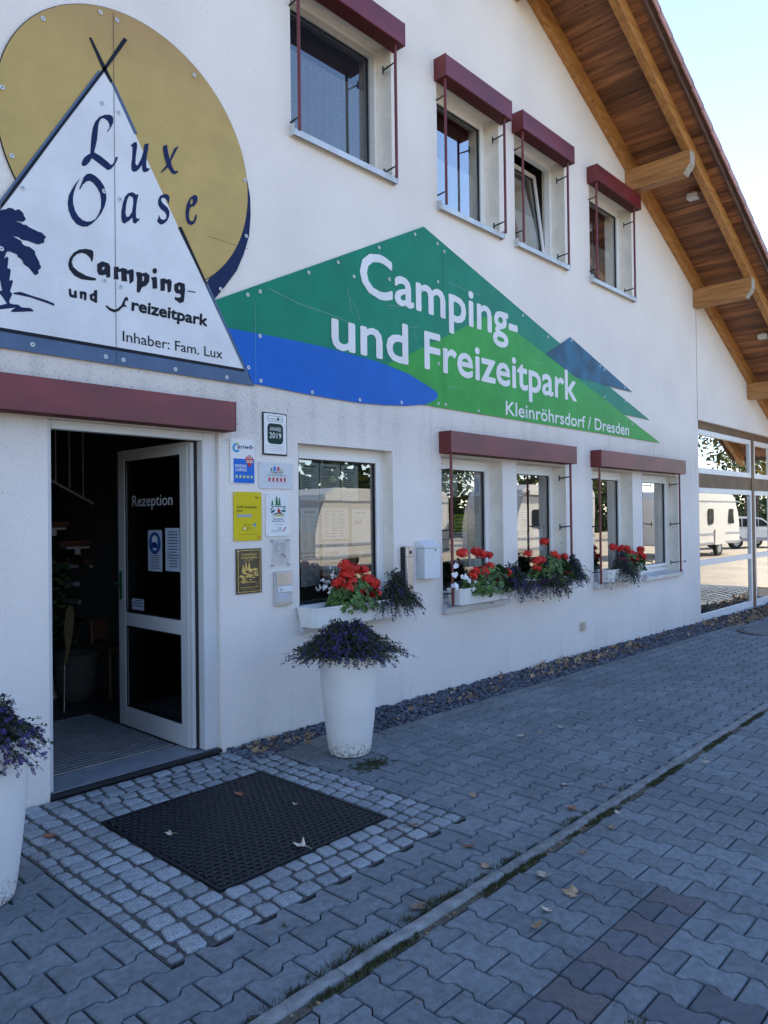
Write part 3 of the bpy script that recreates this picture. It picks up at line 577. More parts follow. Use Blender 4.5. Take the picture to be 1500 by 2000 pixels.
def band(x0, x1, y0, y1, rows, along, pitch):
    """rows of setts; along='y': rows are columns running in Y"""
    for r in range(rows):
        if along == 'y':
            w = (x1-x0)/rows; cx = x0+w*(r+.5); y = y1
            while y > y0+0.03:
                l_ = min(pitch*R.uniform(.82, 1.18), y-y0)
                if y-y0-l_ < .04: l_ = y-y0
                sett(cx+R.uniform(-.004, .004), y-l_/2, w*R.uniform(.94, 1.03), l_); y -= l_
        else:
            w = (y1-y0)/rows; cy = y0+w*(r+.5); x = x0
            while x < x1-0.03:
                l_ = min(pitch*R.uniform(.82, 1.18), x1-x)
                if x1-x-l_ < .04: l_ = x1-x
                sett(x+l_/2, cy+R.uniform(-.004, .004), l_, w*R.uniform(.94, 1.03)); x += l_
MX0, MX1, MY0, MY1 = 1.853, 2.915, -1.625, -0.525
band(1.425, 1.50, COB[2]+.01, -0.02, 1, 'y', 0.085)
band(1.50, MX0-.004, COB[2]+.01, -0.02, 3, 'y', 0.105)
band(MX1+.004, 3.195, COB[2]+.01, -0.42, 3, 'y', 0.10)
band(MX0, MX1, COB[2]+.01, MY0-.004, 3, 'x', 0.108)
band(MX0, 3.195, MY1+.004, -0.03, 5, 'x', 0.112) if False else band(MX0, MX1, MY1+.004, -0.03, 5, 'x', 0.112)
band(MX1+.004, 3.195, -0.415, -0.03, 4, 'x', 0.10)

SAND = mat('sett_joint_sand', (0.090, 0.092, 0.090), 0.95, 0.4, (60, 60, 60), 0.8, 200)
MB().box(1.424, 3.197, COB[2]+.008, MY0-.002, -.03, -.0085).box(1.424, MX0-.002, MY0-.0015, -.012, -.03, -.0085).box(MX1+.002, 3.197, MY0-.0015, -.012, -.03, -.0085).box(MX0-.0015, MX1+.0015, MY1+.002, -.012, -.03, -.0085).build('joint_sand', SAND, setts)
# rubber ring mat
dm = empty('door_mat', ((MX0+MX1)/2, (MY0+MY1)/2, 0), label='black rubber ring mat sunk into the cobbles before the door', cat='doormat')
m_ = MB(); P_ = 0.043; nx_ = int((MX1-MX0-.02)/P_); dy_ = P_*0.866; ny_ = int((MY1-MY0-.02)/dy_); K = 12
for j in range(ny_):
    for i in range(nx_):
        cx = MX0+.014+P_*(i+0.25+(0.5 if j % 2 else 0)); cy = MY0+.016+dy_*(j+.5)
        if cx+P_*.5 > MX1: continue
        n = len(m_.v); 
        for rr, zz in ((0.0142, -0.020), (0.0144, -0.0035), (0.0162, -0.0012), (0.0220, -0.0020)):
            for k in range(K):
                a = 2*math.pi*k/K; r_ = rr
                if rr > .02: r_ = P_/2/max(abs(math.cos(((a+math.pi/6) % (math.pi/3))-math.pi/6)), .86)*1.0
                m_.v.append((cx+r_*math.sin(a), cy+r_*math.cos(a), zz+0.004))
        for r in range(3):
            for k in range(K): a = n+r*K+k; b = n+r*K+(k+1) % K; m_.face((a, a+K, b+K, b))
m_.build('rubber_grid', RUBBER, dm, smooth=True)
MB().box(MX0, MX1, MY0, MY1, -0.03, -0.0155).build('tray', flat('mat_well', (0.006, 0.006, 0.007), 0.9), dm)
m_ = MB()
for (a, b, c, d) in ((MX0, MX1, MY0, MY0+.014), (MX0, MX1, MY1-.014, MY1), (MX0, MX0+.014, MY0+.015, MY1-.015), (MX1-.014, MX1, MY0+.015, MY1-.015)): m_.box(a, b, c, d, -0.015, 0.0035)
m_.build('rim', RUBBER, dm)

# gravel strip along the wall
gs = MB()
def pebble(mb, x, y, z, s):
    n = len(mb.v); rx, ry, rz_ = s*R.uniform(.7, 1.3), s*R.uniform(.6, 1.1), s*R.uniform(.45, .85); a = R.uniform(0, 6.28); ca, sa = math.cos(a), math.sin(a)
    for sx in (-1, 1):
        for sy in (-1, 1):
            for sz in (-1, 1):
                u = sx*rx*R.uniform(.5, 1); v = sy*ry*R.uniform(.5, 1); w = sz*rz_*R.uniform(.6, 1)
                mb.v.append((x+u*ca-v*sa, y+u*sa+v*ca, z+w))
    for q in ((0,1,3,2),(4,6,7,5),(0,4,5,1),(2,3,7,6),(0,2,6,4),(1,5,7,3)): mb.face(tuple(n+i for i in q))
for _ in range(15500):
    x = 3.02+(R.random()**1.35)*13.3; y = R.uniform(-0.482, 0.0)
    if x < 3.80 and y < (-0.235 if x > 3.46 else -0.295): continue
    if x > 12 and R.random() < .0: continue
    pebble(gs, x, y, gz(x, y)-0.014+R.uniform(-.016, .018)+0.02*max(0, (y+.12))*3, R.uniform(.008, .021)*(1+.03*(x-3)))
gs.build('gravel_strip', GRAVEL, kind='stuff')

# dry leaf litter caught in the gravel
def leaf_into(mb, x, y, z, s, curl, rz, tilt=0.3):
    """five-lobed dry leaf as a curled fan"""
    tips = [(-2.5, .45), (-1.95, .50), (-1.55, .72), (-1.15, .95), (-.85, .62), (-.45, .78), (0, 1.15), (.45, .78), (.85, .62), (1.15, .95), (1.55, .72), (1.95, .50), (2.5, .45)]
    n = len(mb.v); ax = R.uniform(-tilt, tilt); ay = R.uniform(-tilt, tilt); ca, sa = math.cos(rz), math.sin(rz)
    mb.v.append((x, y, z+.002))
    for a, r_ in tips:
        r_ = r_*s*R.uniform(.85, 1.1); u = r_*math.sin(a); v = r_*math.cos(a); w = curl*(u*u+v*v)/s*R.uniform(.5, 1.4)+ax*u+ay*v
        mb.v.append((x+u*ca-v*sa, y+u*sa+v*ca, z+abs(w)))
    for i in range(1, len(tips)): mb.face((n, n+i+1, n+i))
ll = MB()
def scatter(n_s, xa, xb, ya, yb, s0, s1, zup=0.02):
    for _ in range(n_s):
        x = R.uniform(xa, xb); y = R.uniform(ya, yb); leaf_into(ll, x, y, gz(x, y)+R.uniform(0.0, zup), R.uniform(s0, s1), R.uniform(.2, .9), R.uniform(0, 6.28), .9)
scatter(26, 3.08, 3.50, -.28, -.04, .022, .042, .03); scatter(12, 3.2, 3.6, -.36, -.2, .022, .04); scatter(60, 4.3, 12, -.46, -.04, .02, .045)
scatter(170, 7.0, 9.2, -.40, -.04, .02, .04); scatter(420, 11.6, 16.2, -.62, -.1, .025, .05); scatter(40, 5, 7, -.4, -.05, .018, .035)
ll.build('leaf_litter', LEAFDRY, kind='stuff')

# grass and moss in the joints by the kerb and the planter
gm = MB()
def tuft(x, y, z, s, n_b):
    for _ in range(n_b):
        a = R.uniform(0, 6.28); r_ = s*R.uniform(0, .8); bx = x+r_*math.cos(a); by = y+r_*math.sin(a)*.8; h_ = s*R.uniform(.15, .6); b = R.uniform(0, 6.28); w = .0022
        lx, ly = math.cos(b)*h_*R.uniform(.3, .9), math.sin(b)*h_*R.uniform(.3, .9)
        gm.poly([(bx-w*math.sin(b), by+w*math.cos(b), z-.004), (bx+w*math.sin(b), by-w*math.cos(b), z-.004), (bx+lx, by+ly, z+h_)])
x = 1.2
while x < 12:
    d = 0.5+0.5*math.sin(x*7.3)+0.3*math.sin(x*19+1)
    if d > .42:
        for _ in range(8): tuft(x+R.uniform(-.05, .05), -2.486+R.uniform(-.016, .014), .002, .024*min(1.1, d+.2), 14)
    x += .04
for (cx, cy, s, c_) in ((1.85, -2.38, .06, 6), (2.45, -2.385, .06, 6), (2.9, -2.385, .05, 5), (2.0, -2.385, .05, 5), (1.72, -2.38, .05, 4), (2.30, -2.385, .06, 7), (2.62, -2.39, .05, 5), (3.55, -2.39, .05, 5), (4.2, -2.39, .05, 3), (1.55, -2.39, .04, 4)):
    for _ in range(c_*2): tuft(cx+R.uniform(-.12, .12), cy+R.uniform(-.02, .012), 0, s*.8, 13)
for _ in range(110): tuft(3.48+R.gauss(0, .08), -0.97+R.gauss(0, .045), 0, .028, 16)
for _ in range(14): tuft(R.uniform(4.6, 8), R.uniform(-.62, -.58), gz(6, -.6), .022, 10)
for (cx, cy) in ((2.24, -3.30), (2.27, -3.33), (3.3, -1.03), (1.86, -2.05), (3.12, -1.02)): tuft(cx, cy, 0, .035, 22)
gm.build('grass_tufts', MOSS, kind='stuff')
dirt = MB(); 
for i in range(150):
    x = R.uniform(1.2, 9); pebble(dirt, x, -2.486+R.uniform(-.014, .014), .0, R.uniform(.003, .008))
for i in range(420):
    x = 1.0+R.random()**1.3*11; y = R.uniform(-3.9, -.62)
    if 1.42 < x < 3.2 and y > -1.95: continue
    leaf_into(dirt, x, y, gz(x, y)+.001, R.uniform(.003, .010), .2, R.uniform(0, 6.28), .2)
dirt.build('joint_debris', mat('dry_debris', (0.22, 0.15, 0.10), 0.9, 0.5, (60, 60, 60), rnd=0.6, island=True), kind='stuff')

# manhole cover near the far glazing
mh = empty('manhole_cover', (11.55, -1.25, 0), label='round concrete manhole cover in the paving before the large glazing', cat='manhole cover')
MB().lathe([(0.0, .012), (.46, .012), (.47, .004), (.47, -.05)], (11.55, -1.25), 40, False).build('lid', SLAB, mh)
MB().lathe([(0.478, -.05), (.478, .008), (.49, .010), (.535, .010), (.545, .0), (.545, -.05)], (11.55, -1.25), 40, False).build('ring', mat('cast_rim', (0.07, 0.07, 0.07), 0.7), mh)
for o in [c for c in bpy.data.objects if c.name == 'manhole_cover']: o.location.z = gz(11.5, -1.2)

# single fallen leaves
LV = [
 (2.017, -0.953, .022, 'p', 'pale crumpled scrap of leaf on the left half of the rubber mat'),
 (2.368, -1.565, .040, 'p', 'large pale dry leaf lying on the near right edge of the rubber mat'),
 (2.698, -1.125, .018, 'p', 'tiny pale leaf in the middle of the right side of the rubber mat'),
 (4.814, -2.07, .022, 'p', 'small pale leaf on the pavers near the kerb before the flower boxes'),
 (3.45, -1.811, .022, 'd', 'small curled brown leaf on the pavers just right of the cobble corner'),
 (3.962, -2.113, .034, 'p', 'pale dry leaf on the pavement side of the kerb right of the cobbles'),
 (2.895, -2.605, .042, 'p', 'large star-shaped pale leaf just across the kerb on the driveway'),
 (2.835, -2.781, .040, 'd', 'crumpled grey-brown leaf on the driveway, next after the large star-shaped one'),
 (2.646, -2.765, .026, 'p', 'small light oval leaf on the driveway between two darker ones'),
 (2.515, -2.787, .028, 'd', 'brown curled leaf on the driveway, nearest the camera of its cluster'),
 (2.314, -2.344, .040, 'd', 'reddish brown leaf on the pavers just left of the kerb'),
 (2.798, -2.356, .028, 'd', 'folded leaf leaning against the kerb beside the joint'),
 (3.209, -2.625, .022, 'd', 'small curled leaf on the driveway near the grassy kerb joint'),
 (3.65, -2.33, .036, 'r', 'red brown leaf with long stalk lying against the kerb'),
 (4.074, -2.293, .026, 'd', 'narrow brown leaf on the pavers close to the kerb beyond the red brown one'),
 (4.902, -2.578, .030, 'p', 'pale leaf on the driveway far along the kerb'),
 (5.586, -1.847, .026, 'p', 'pale leaf in the middle of the far pavement'),
 (2.92, -1.799, .036, 'r', 'rusty leaf heap on the cobbles at the right corner of the mat'),
 (1.60, -0.52, .040, 'r', 'rusty brown leaf on the cobbles left of the mat'),
 (4.641, -1.353, .032, 'p', 'pale dry leaf on the pavement below the mailbox, largest of its cluster'),
 (5.241, -0.808, .030, 'd', 'brown leaf on the pavers near the edging slabs'),
 (4.794, -1.433, .028, 'd', 'curled brown leaf next to the largest pale one below the mailbox'),
 (5.028, -1.478, .032, 'p', 'flat light leaf right of the curled brown one below the mailbox'),
 (2.901, -2.168, .030, 'r', 'ochre leaf with forked stalk on the pavers below the cobble corner'),
 (4.991, -2.326, .020, 'p', 'tiny pale leaf beside the far kerb'),
 (3.761, -2.534, .020, 'p', 'tiny pale leaf in the grass on the driveway side of the kerb'),
 (3.547, -2.589, .028, 'd', 'brown leaf with raised lobes on the driveway by the kerb'),
 (6.292, -1.892, .026, 'p', 'pale leaf farthest out on the pavement'),
 (2.577, -0.776, .030, 'r', 'orange brown leaf at the far corner of the rubber mat'),
]
LEAFRED = mat('rust_leaf', (0.26, 0.10, 0.05), 0.8, 0.3, (40, 40, 40), rnd=0.2)
for (x, y, s, c_, lab) in LV:
    s *= 1.22; m_ = MB(); leaf_into(m_, 0, 0, 0, s, R.uniform(.2, .6), 0, .3)
    m_.tube([(0, 0, .002), (s*.1, -s*.6, .004), (-s*.1, -s*1.2, .003)], .0009, 4)
    o = m_.build('fallen_leaf', {'p': LEAFPALE, 'd': LEAFDRY, 'r': LEAFRED}[c_]); o.location = (x, y, gz(x, y)+.004); o.rotation_euler = (0, 0, R.uniform(0, 6.28))
    tag(o, lab, 'leaf', 'dry leaves lying on the paving')

# ------------------------------------------------------------------ the reception building
bld = empty('reception_building', (2.35, 0, 0), label='white rendered gabled reception building with wooden eaves and dark red shade boxes', cat='building')
OP = dict(door=(1.805, 2.982, -0.4, 2.212), g1=(3.70, 4.78, 0.80, 2.195), g2a=(5.46, 6.48, 0.765, 2.19), g2b=(6.75, 7.79, 0.765, 2.19),
          g3a=(8.45, 9.58, 0.765, 2.19), g3b=(9.89, 11.14, 0.765, 2.19), w1=(3.67, 4.82, 4.60, 5.81), w2=(5.46, 6.49, 4.565, 5.80),
          w3=(6.785, 7.86, 4.565, 5.80), w4=(8.47, 9.67, 4.565, 5.80), glz=(12.0, 16.25, -0.4, 3.125))
DEP = dict(door=.30, g1=.30, g2a=.30, g2b=.30, g3a=.30, g3b=.30, w1=.30, w2=.30, w3=.30, w4=.30, glz=.30)
xs = sorted({-11.5, 2.35, 16.4} | {v for o in OP.values() for v in o[:2]} | {-6, -2, 0, 14, 11.99, 12.0}); zs = sorted({-0.4, 0, 3.6, 6.6, 7.5, 10.2} | {v for o in OP.values() for v in o[2:]})
bm = bmesh.new(); vc = {}
def vat(x, z):
    k = (round(x, 4), round(z, 4))
    if k not in vc: vc[k] = bm.verts.new((x, 0, z))
    return vc[k]
for i in range(len(xs)-1):
    for j in range(len(zs)-1):
        cx, cz = (xs[i]+xs[i+1])/2, (zs[j]+zs[j+1])/2
        if any(a < cx < b and c < cz < d for a, b, c, d in OP.values()): continue
        bm.faces.new([vat(xs[i], zs[j]), vat(xs[i+1], zs[j]), vat(xs[i+1], zs[j+1]), vat(xs[i], zs[j+1])])
for sgn in (1, -1):
    X0_ = 2.35; zz = line(2.35)+0.16
    nrm = Vector((0.452*sgn, 0, 1)).normalized()
    geom = bm.verts[:]+bm.edges[:]+bm.faces[:]
    bmesh.ops.bisect_plane(bm, geom=geom, plane_co=(X0_, 0, zz), plane_no=nrm, clear_outer=True)
me = bpy.data.meshes.new('wall'); bm.to_mesh(me); bm.free()
link_mesh('wall', me, PLASTER, bld)
# reveals
for k, (a, b, c, d) in OP.items():
    y = DEP[k]; m_ = MB()
    m_.poly([(a, 0, c), (a, y, c), (a, y, d), (a, 0, d)]).poly([(b, 0, c), (b, 0, d), (b, y, d), (b, y, c)]).poly([(a, 0, d), (a, y, d), (b, y, d), (b, 0, d)])
    if c > 0: m_.poly([(a, 0, c), (b, 0, c), (b, y, c), (a, y, c)])
    m_.build('reveal', PLASTER if k == 'door' else REVEAL, bld)
# rest of the shell
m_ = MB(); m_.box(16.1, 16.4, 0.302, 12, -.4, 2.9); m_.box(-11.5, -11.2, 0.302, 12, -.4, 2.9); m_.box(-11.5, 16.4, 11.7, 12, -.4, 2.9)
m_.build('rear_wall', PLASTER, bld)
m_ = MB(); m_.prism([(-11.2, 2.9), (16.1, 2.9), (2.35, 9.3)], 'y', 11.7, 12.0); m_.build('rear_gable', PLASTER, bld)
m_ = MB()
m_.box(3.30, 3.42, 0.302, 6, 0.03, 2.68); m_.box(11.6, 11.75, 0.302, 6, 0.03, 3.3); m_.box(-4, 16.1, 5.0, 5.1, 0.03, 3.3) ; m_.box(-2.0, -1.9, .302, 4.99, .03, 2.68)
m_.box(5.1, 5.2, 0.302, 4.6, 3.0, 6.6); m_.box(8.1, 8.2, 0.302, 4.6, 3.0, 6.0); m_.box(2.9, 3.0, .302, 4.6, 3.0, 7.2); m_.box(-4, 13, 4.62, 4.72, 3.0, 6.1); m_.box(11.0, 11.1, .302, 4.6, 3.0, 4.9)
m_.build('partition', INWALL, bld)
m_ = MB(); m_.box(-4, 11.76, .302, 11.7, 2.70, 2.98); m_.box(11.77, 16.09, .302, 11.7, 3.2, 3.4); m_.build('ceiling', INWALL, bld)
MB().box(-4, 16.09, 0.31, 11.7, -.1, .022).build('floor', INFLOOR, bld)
# roof: sheets, rafters, purlins, planks, tiles
rf = MB()
def slope_pt(X, dz): return (X, line(X)+dz)
for (xa, xb) in ((2.35, 17.6), (-12.9, 2.35)):
    rf.prism([slope_pt(xa, .225), slope_pt(xb, .225), slope_pt(xb, .30), slope_pt(xa, .30)] if xa >= 2.35 else
             [(xa, line(-xa*0+xa)+.225), (xb, line(xb)+.225), (xb, line(xb)+.30), (xa, line(xa)+.30)], 'y', -1.00, 12.6)
roof = rf.build('roof', DARKGAP, bld)
th = math.atan(0.452); L_sl = math.hypot(1, .452)
def sl_box(name, x0, x1, y0, y1, d0, d1, M_, par=roof, **k):
    mb = MB()
    if x0 < 2.35 < x1: mb.prism([(x0, line(x0)+d0), (2.35, line(2.35)+d0), (x1, line(x1)+d0), (x1, line(x1)+d1), (2.35, line(2.35)+d1), (x0, line(x0)+d1)], 'y', y0, y1)
    else: mb.prism([(x0, line(x0)+d0), (x1, line(x1)+d0), (x1, line(x1)+d1), (x0, line(x0)+d1)], 'y', y0, y1)
    return mb.build(name, M_, par, bevel=k.pop('bevel', 0), **k)
sl_box('rafter', 2.35, 17.4, -0.092, -0.002, 0.0, 0.203, BEAM, bevel=.004); sl_box('rafter', 2.35, 17.4, -0.855, -0.765, 0.0, 0.203, BEAM, bevel=.004)
sl_box('rafter', -12.6, 2.35, -0.092, -0.002, 0.0, 0.203, BEAM); sl_box('rafter', -12.6, 2.35, -0.855, -0.765, 0.0, 0.203, BEAM)
for i in range(160):
    x0 = 2.36+i*0.098; x1 = x0+0.0945
    if x1 > 17.5: break
    o = sl_box('soffit_plank', x0, x1, -1.012, -0.0005, 0.207, 0.223, PLANK, bevel=.002)
sl_box('soffit_panel', -12.8, 2.34, -1.012, -0.0005, 0.207, 0.223, PLANK)
sl_box('barge_board', 2.35, 17.6, -1.040, -1.016, 0.165, 0.315, BARGE); sl_box('barge_board', -12.9, 2.35, -1.040, -1.016, 0.165, 0.315, BARGE)
sl_box('barge_fillet', 2.35, 17.6, -1.068, -1.043, 0.235, 0.33, BARGE)
sl_box('tile_field', 2.35, 17.6, -0.90, 12.6, 0.302, 0.345, TILE); sl_box('tile_field', -12.9, 2.35, -0.90, 12.6, 0.302, 0.345, TILE)
tm = MB()                                       # one verge tile, local frame: x down the slope, y along the ridge, z up
tm.prism([(-1.094, -.085), (-1.076, -.088), (-1.070, .012), (-.93, .020), (-.90, .005), (-.90, .030), (-.93, .042), (-1.075, .038), (-1.094, .020)], 'x', 0, .375)
tme = tm.mesh('verge_tile', [TILE])
bm = bmesh.new(); bm.from_mesh(tme); bmesh.ops.recalc_face_normals(bm, faces=bm.faces); bmesh.ops.bevel(bm, geom=[e for e in bm.edges if len(e.link_faces) == 2 and e.calc_face_angle(0) > .5], offset=.005, segments=2, affect='EDGES'); bm.to_mesh(tme); bm.free()
for i in range(48):
    X = 2.4+i*0.315
    if X > 17.3: break
    for sgn in ((1,) if i > 12 else (1, -1)):
        o = bpy.data.objects.new('verge_tile', tme); COL.objects.link(o); o.parent = roof
        z = line(X)+0.318
        if sgn > 0: o.location = Vector((X, 0, z))-WL[roof.name]; o.rotation_euler = (0, th-0.045, 0)
        else:
            o.location = Vector((4.7-X, 0, z))-WL[roof.name]; o.rotation_euler = (0, -th+math.pi*0, 0); o.scale = (-1, 1, 1)
def purlin(X):
    zt = line(X)-0.006; zb = zt-0.285; mb = MB(); w = .165
    pts = [(-.003, zb), (-.775, zb), (-.865, zb+.115), (-.865, zt), (-.003, zt)]
    o = mb.prism(pts, 'x', X, X+w).build('purlin', BEAMY, roof, bevel=.004)
    e = MB(); e.poly([(X+.004, -.8675, zb+.119), (X+w-.004, -.8675, zb+.119), (X+w-.004, -.8675, zt-.004), (X+.004, -.8675, zt-.004)])
    e.poly([(X+.004, -.7780, zb-.0005), (X+w-.004, -.7780, zb-.0005), (X+w-.004, -.8665, zb+.1135), (X+.004, -.8665, zb+.1135)])
    e.build('end_grain', BEAMEND, roof)
for X in (4.35, 6.72, 9.49, 11.87, 14.45): purlin(X)
# expansion joint and plinth line
MB().box(11.985, 11.992, -0.0025, 0.0, 3.13, 5.2).build('joint_cover', DARKGAP, bld)

# ---------------- windows
def window(k, rec=.165, tilt=False, screen=False, curtain=None, sill=True, style=None, dark=False):
    a, b, c, d = OP[k]; fr = .045; sa = .05
    MF = UPVC
    win = MB()
    y0 = rec; y1 = rec+.07
    c1_ = c+.002
    for (x0, x1, z0, z1) in ((a+.001, a+fr, c1_, d-.001), (b-fr, b-.001, c1_, d-.001), (a+fr, b-fr, d-fr-.008, d-.001), (a+fr, b-fr, c1_, c1_+.075)): win.box(x0, x1, y0, y1, z0, z1)
    w = win.build('window', MF, bld)
    ia, ib, ic, id_ = a+fr+.002, b-fr-.002, c1_+.077, d-fr-.010
    parts = []
    sm = MB()
    for (x0, x1, z0, z1) in ((ia, ia+sa, ic, id_), (ib-sa, ib, ic, id_), (ia+sa, ib-sa, id_-sa, id_), (ia+sa, ib-sa, ic, ic+sa)): sm.box(x0, x1, y0-.012, y0+.055, z0, z1)
    gk = MB()
    for (x0, x1, z0, z1) in ((ia+sa, ia+sa+.008, ic+sa, id_-sa), (ib-sa-.008, ib-sa, ic+sa, id_-sa), (ia+sa+.008, ib-sa-.008, id_-sa-.008, id_-sa), (ia+sa+.008, ib-sa-.008, ic+sa, ic+sa+.008)): gk.box(x0, x1, y0+.006, y0+.016, z0, z1)
    pn = MB().poly([(ia+sa+.001, y0+.018, ic+sa+.001), (ib-sa-.001, y0+.018, ic+sa+.001), (ib-sa-.001, y0+.018, id_-sa-.001), (ia+sa+.001, y0+.018, id_-sa-.001)])
    sash = sm.build('sash', MF, w, bevel=.004); pane = pn.build('pane', GLASS, w); ga = gk.build('gasket', GASKET, w)
    if tilt:
        M_ = Matrix.Translation((0, y0, ic)) @ Matrix.Rotation(rad(-7), 4, 'X') @ Matrix.Translation((0, -y0, -ic))
        for o in (sash, pane, ga):
            T = Matrix.Translation(WL[w.name]); o.data.transform(T.inverted() @ Matrix.Translation((0, .06, 0)) @ M_ @ T)
    # sill
    if sill:
        sl = MB(); sl.prism([(-.055, c-.055), (-.049, c-.055), (-.049, c-.012), (rec-.002, c+.018), (rec-.002, c+.022), (-.055, c-.006)], 'x', a-.012, b+.012)
        s_ = sl.build('sill', ALUSILL, w, recalc=True)
        MB().box(a-.018, a-.0125, -.058, rec-.004, c-.056, c+.03).build('sill_end_cap', ALUSILL, w); MB().box(b+.0125, b+.018, -.058, rec-.004, c-.056, c+.03).build('sill_end_cap', ALUSILL, w)
    if screen: MB().poly([(ia, y0-.02, ic), (ib, y0-.02, ic), (ib, y0-.02, id_), (ia, y0-.02, id_)]).build('insect_screen', SCREEN, w)
    return w, (ia+sa, ib-sa, ic+sa, id_-sa)
def pleats(x0, x1, z0, z1, y, label, waves=14, M_=None):
    m_ = MB(); N = waves*6
    for i in range(N+1):
        t = i/N; x = x0+(x1-x0)*t; yy = y+.018*math.sin(t*waves*2*math.pi+.7*math.sin(t*9)); zt = z1+.012*math.sin(t*waves*2*math.pi)
        m_.v += [(x, yy, z0), (x, yy, zt)]
    for i in range(N): a = 2*i; m_.face((a, a+2, a+3, a+1))
    return m_.build('curtain', M_ or CURTAIN, smooth=True, label=label, cat='curtain')
w1, r1 = window('w1', .18, screen=True); w2, r2 = window('w2', .175); w3, r3 = window('w3', .175, tilt=True, screen=False); w4, r4 = window('w4', .175)
window('g1', .12, sill=True); window('g2a'); window('g2b'); window('g3a'); window('g3b')
pleats(3.8, 4.75, 4.66, 5.45 , .27, 'white net curtain behind the largest upper window with insect screen', 12)
pleats(5.6, 6.45, 4.66, 5.22 , .27, 'white half curtain behind the upper window that mirrors bright blue sky', 12)
pleats(6.9, 7.8, 4.66, 5.2, .36, 'white half curtain behind the tilted upper window', 12)
pleats(8.58, 9.6, 4.66, 5.22 , .27, 'white half curtain behind the upper window farthest right', 14)
MB().tube([(5.5, .27, 5.23), (6.45, .27, 5.23)], .004, 6).build('curtain_rod', STEEL, bld); MB().tube([(8.5, .27, 5.23), (9.65, .27, 5.23)], .004, 6).build('curtain_rod', STEEL, bld)

# ---------------- shade boxes with guide rods
def shade_box(x0, x1, zb, rods, rz, brackets, hooks=(), depth=.145, fall=True):
    mb = MB().box(x0, x1, -depth, -.001, zb, zb+.2)
    s = mb.build('shade_box', REDMETAL, bld, bevel=.003)
    MB().box(x0+.01, x1-.01, -depth+.012, -.012, zb-.003, zb+.02).build('slot', flat('shade_slot', (0.09, .02, .02), .6) if 'shade_slot' not in bpy.data.materials else bpy.data.materials['shade_slot'], s)
    MB().box(x0+.001, x1-.001, -depth-.0035, -depth-.0004, zb+.0005, zb+.010).build('drip_lip', REDMETAL, s)
    for ex in (x0, x1): MB().box(ex-.0022, ex+.0022, -depth-.0022, -.002, zb-.002, zb+.202).build('end_cap', REDROD, s)
    for rx in rods:
        MB().tube([(rx, -.105, zb-.001), (rx, -.105, rz)], .0135, 10).build('guide_rod', REDROD, s, smooth=True)
        for bz in brackets:
            b_ = MB(); b_.tube([(rx, -.095, bz), (rx, -.04, bz-.006), (rx, .035, bz-.012)], [.006, .008, .0085], 6); b_.box(rx-.006, rx+.006, .036, .046, bz-.045, bz+.022)
            b_.build('bracket', BLACKIRON, s)
    for (hx, hz) in hooks:
        h_ = MB(); h_.tube([(hx-.05, -.11, hz), (hx-.012, -.135, hz)], .004, 6)
        h_.tube([(hx+.016*math.cos(t*.628)+.004, -.14, hz+.016*math.sin(t*.628)) for t in range(11)], .0038, 6, False); h_.build('crank_eye', BLACKIRON, s)
    return s
shade_box(5.43, 7.79, 2.215, (5.475, 7.715), .78, (2.065, 1.495, .90), ((7.80, .93),))
shade_box(8.405, 11.08, 2.215, (8.40+.03, 10.94), .775, (2.07, 1.485, .92), ((11.02, .925),))
shade_box(5.425, 6.53, 5.73, (5.46, 6.445), 4.54, (5.57, 4.665)); shade_box(6.745, 7.845, 5.73, (6.79, 7.755), 4.54, (5.57, 4.67))
shade_box(8.42, 9.66, 5.73, (8.46, 9.53), 4.54, (5.55, 4.655)); shade_box(3.60, 4.85, 5.73, (3.665, 4.765), 4.56, (5.57, 4.665))
shade_box(0.95, 3.035, 2.222, (), 0, (), depth=.13)

# ---------------- large glazing at the right end
gl = MB(); BX = [(12.01, 14.86), (15.00, 16.24)]; ym = .08
gb = MB(); gb.box(12.001, 16.249, ym-.01, ym+.12, 3.00, 3.124); gb.box(12.001, 16.249, ym-.005, ym+.12, 2.055, 2.285)
gb.box(14.862, 14.998, ym-.02, ym+.12, -.16, 3.0)
glz = gb.build('glazed_front', BROWNPOST, bld, bevel=.003)
for (x0, x1) in BX:
    for (z0, z1, mid) in ((2.287, 2.998, None), (-.12, 2.053, (.78, .87))):
        f_ = MB(); w_ = .085
        zz = (z0, z1)
        f_.box(x0, x0+w_, ym-.01, ym+.06, z0, z1); f_.box(x1-w_, x1, ym-.01, ym+.06, z0, z1); f_.box(x0+w_, x1-w_, ym-.01, ym+.06, z1-w_, z1); f_.box(x0+w_, x1-w_, ym-.01, ym+.06, z0, z0+(.09 if z0 > 0 else .11))
        if mid: f_.box(x0+w_, x1-w_, ym-.011, ym+.06, mid[0], mid[1])
        f_.build('white_frame', UPVC, glz, bevel=.003)
        if mid: cells = ((z0+.11, mid[0]), (mid[1], z1-w_))
        else: cells = ((z0+.09, z1-w_),)
        for (c0, c1_) in cells: MB().poly([(x0+w_, ym+.02, c0), (x1-w_, ym+.02, c0), (x1-w_, ym+.02, c1_), (x0+w_, ym+.02, c1_)]).build('pane', GLASSR, glz)
MB().box(12.0, 16.25, -.02, ym+.1, -.19, -.125).build('sill', ALUSILL, glz)

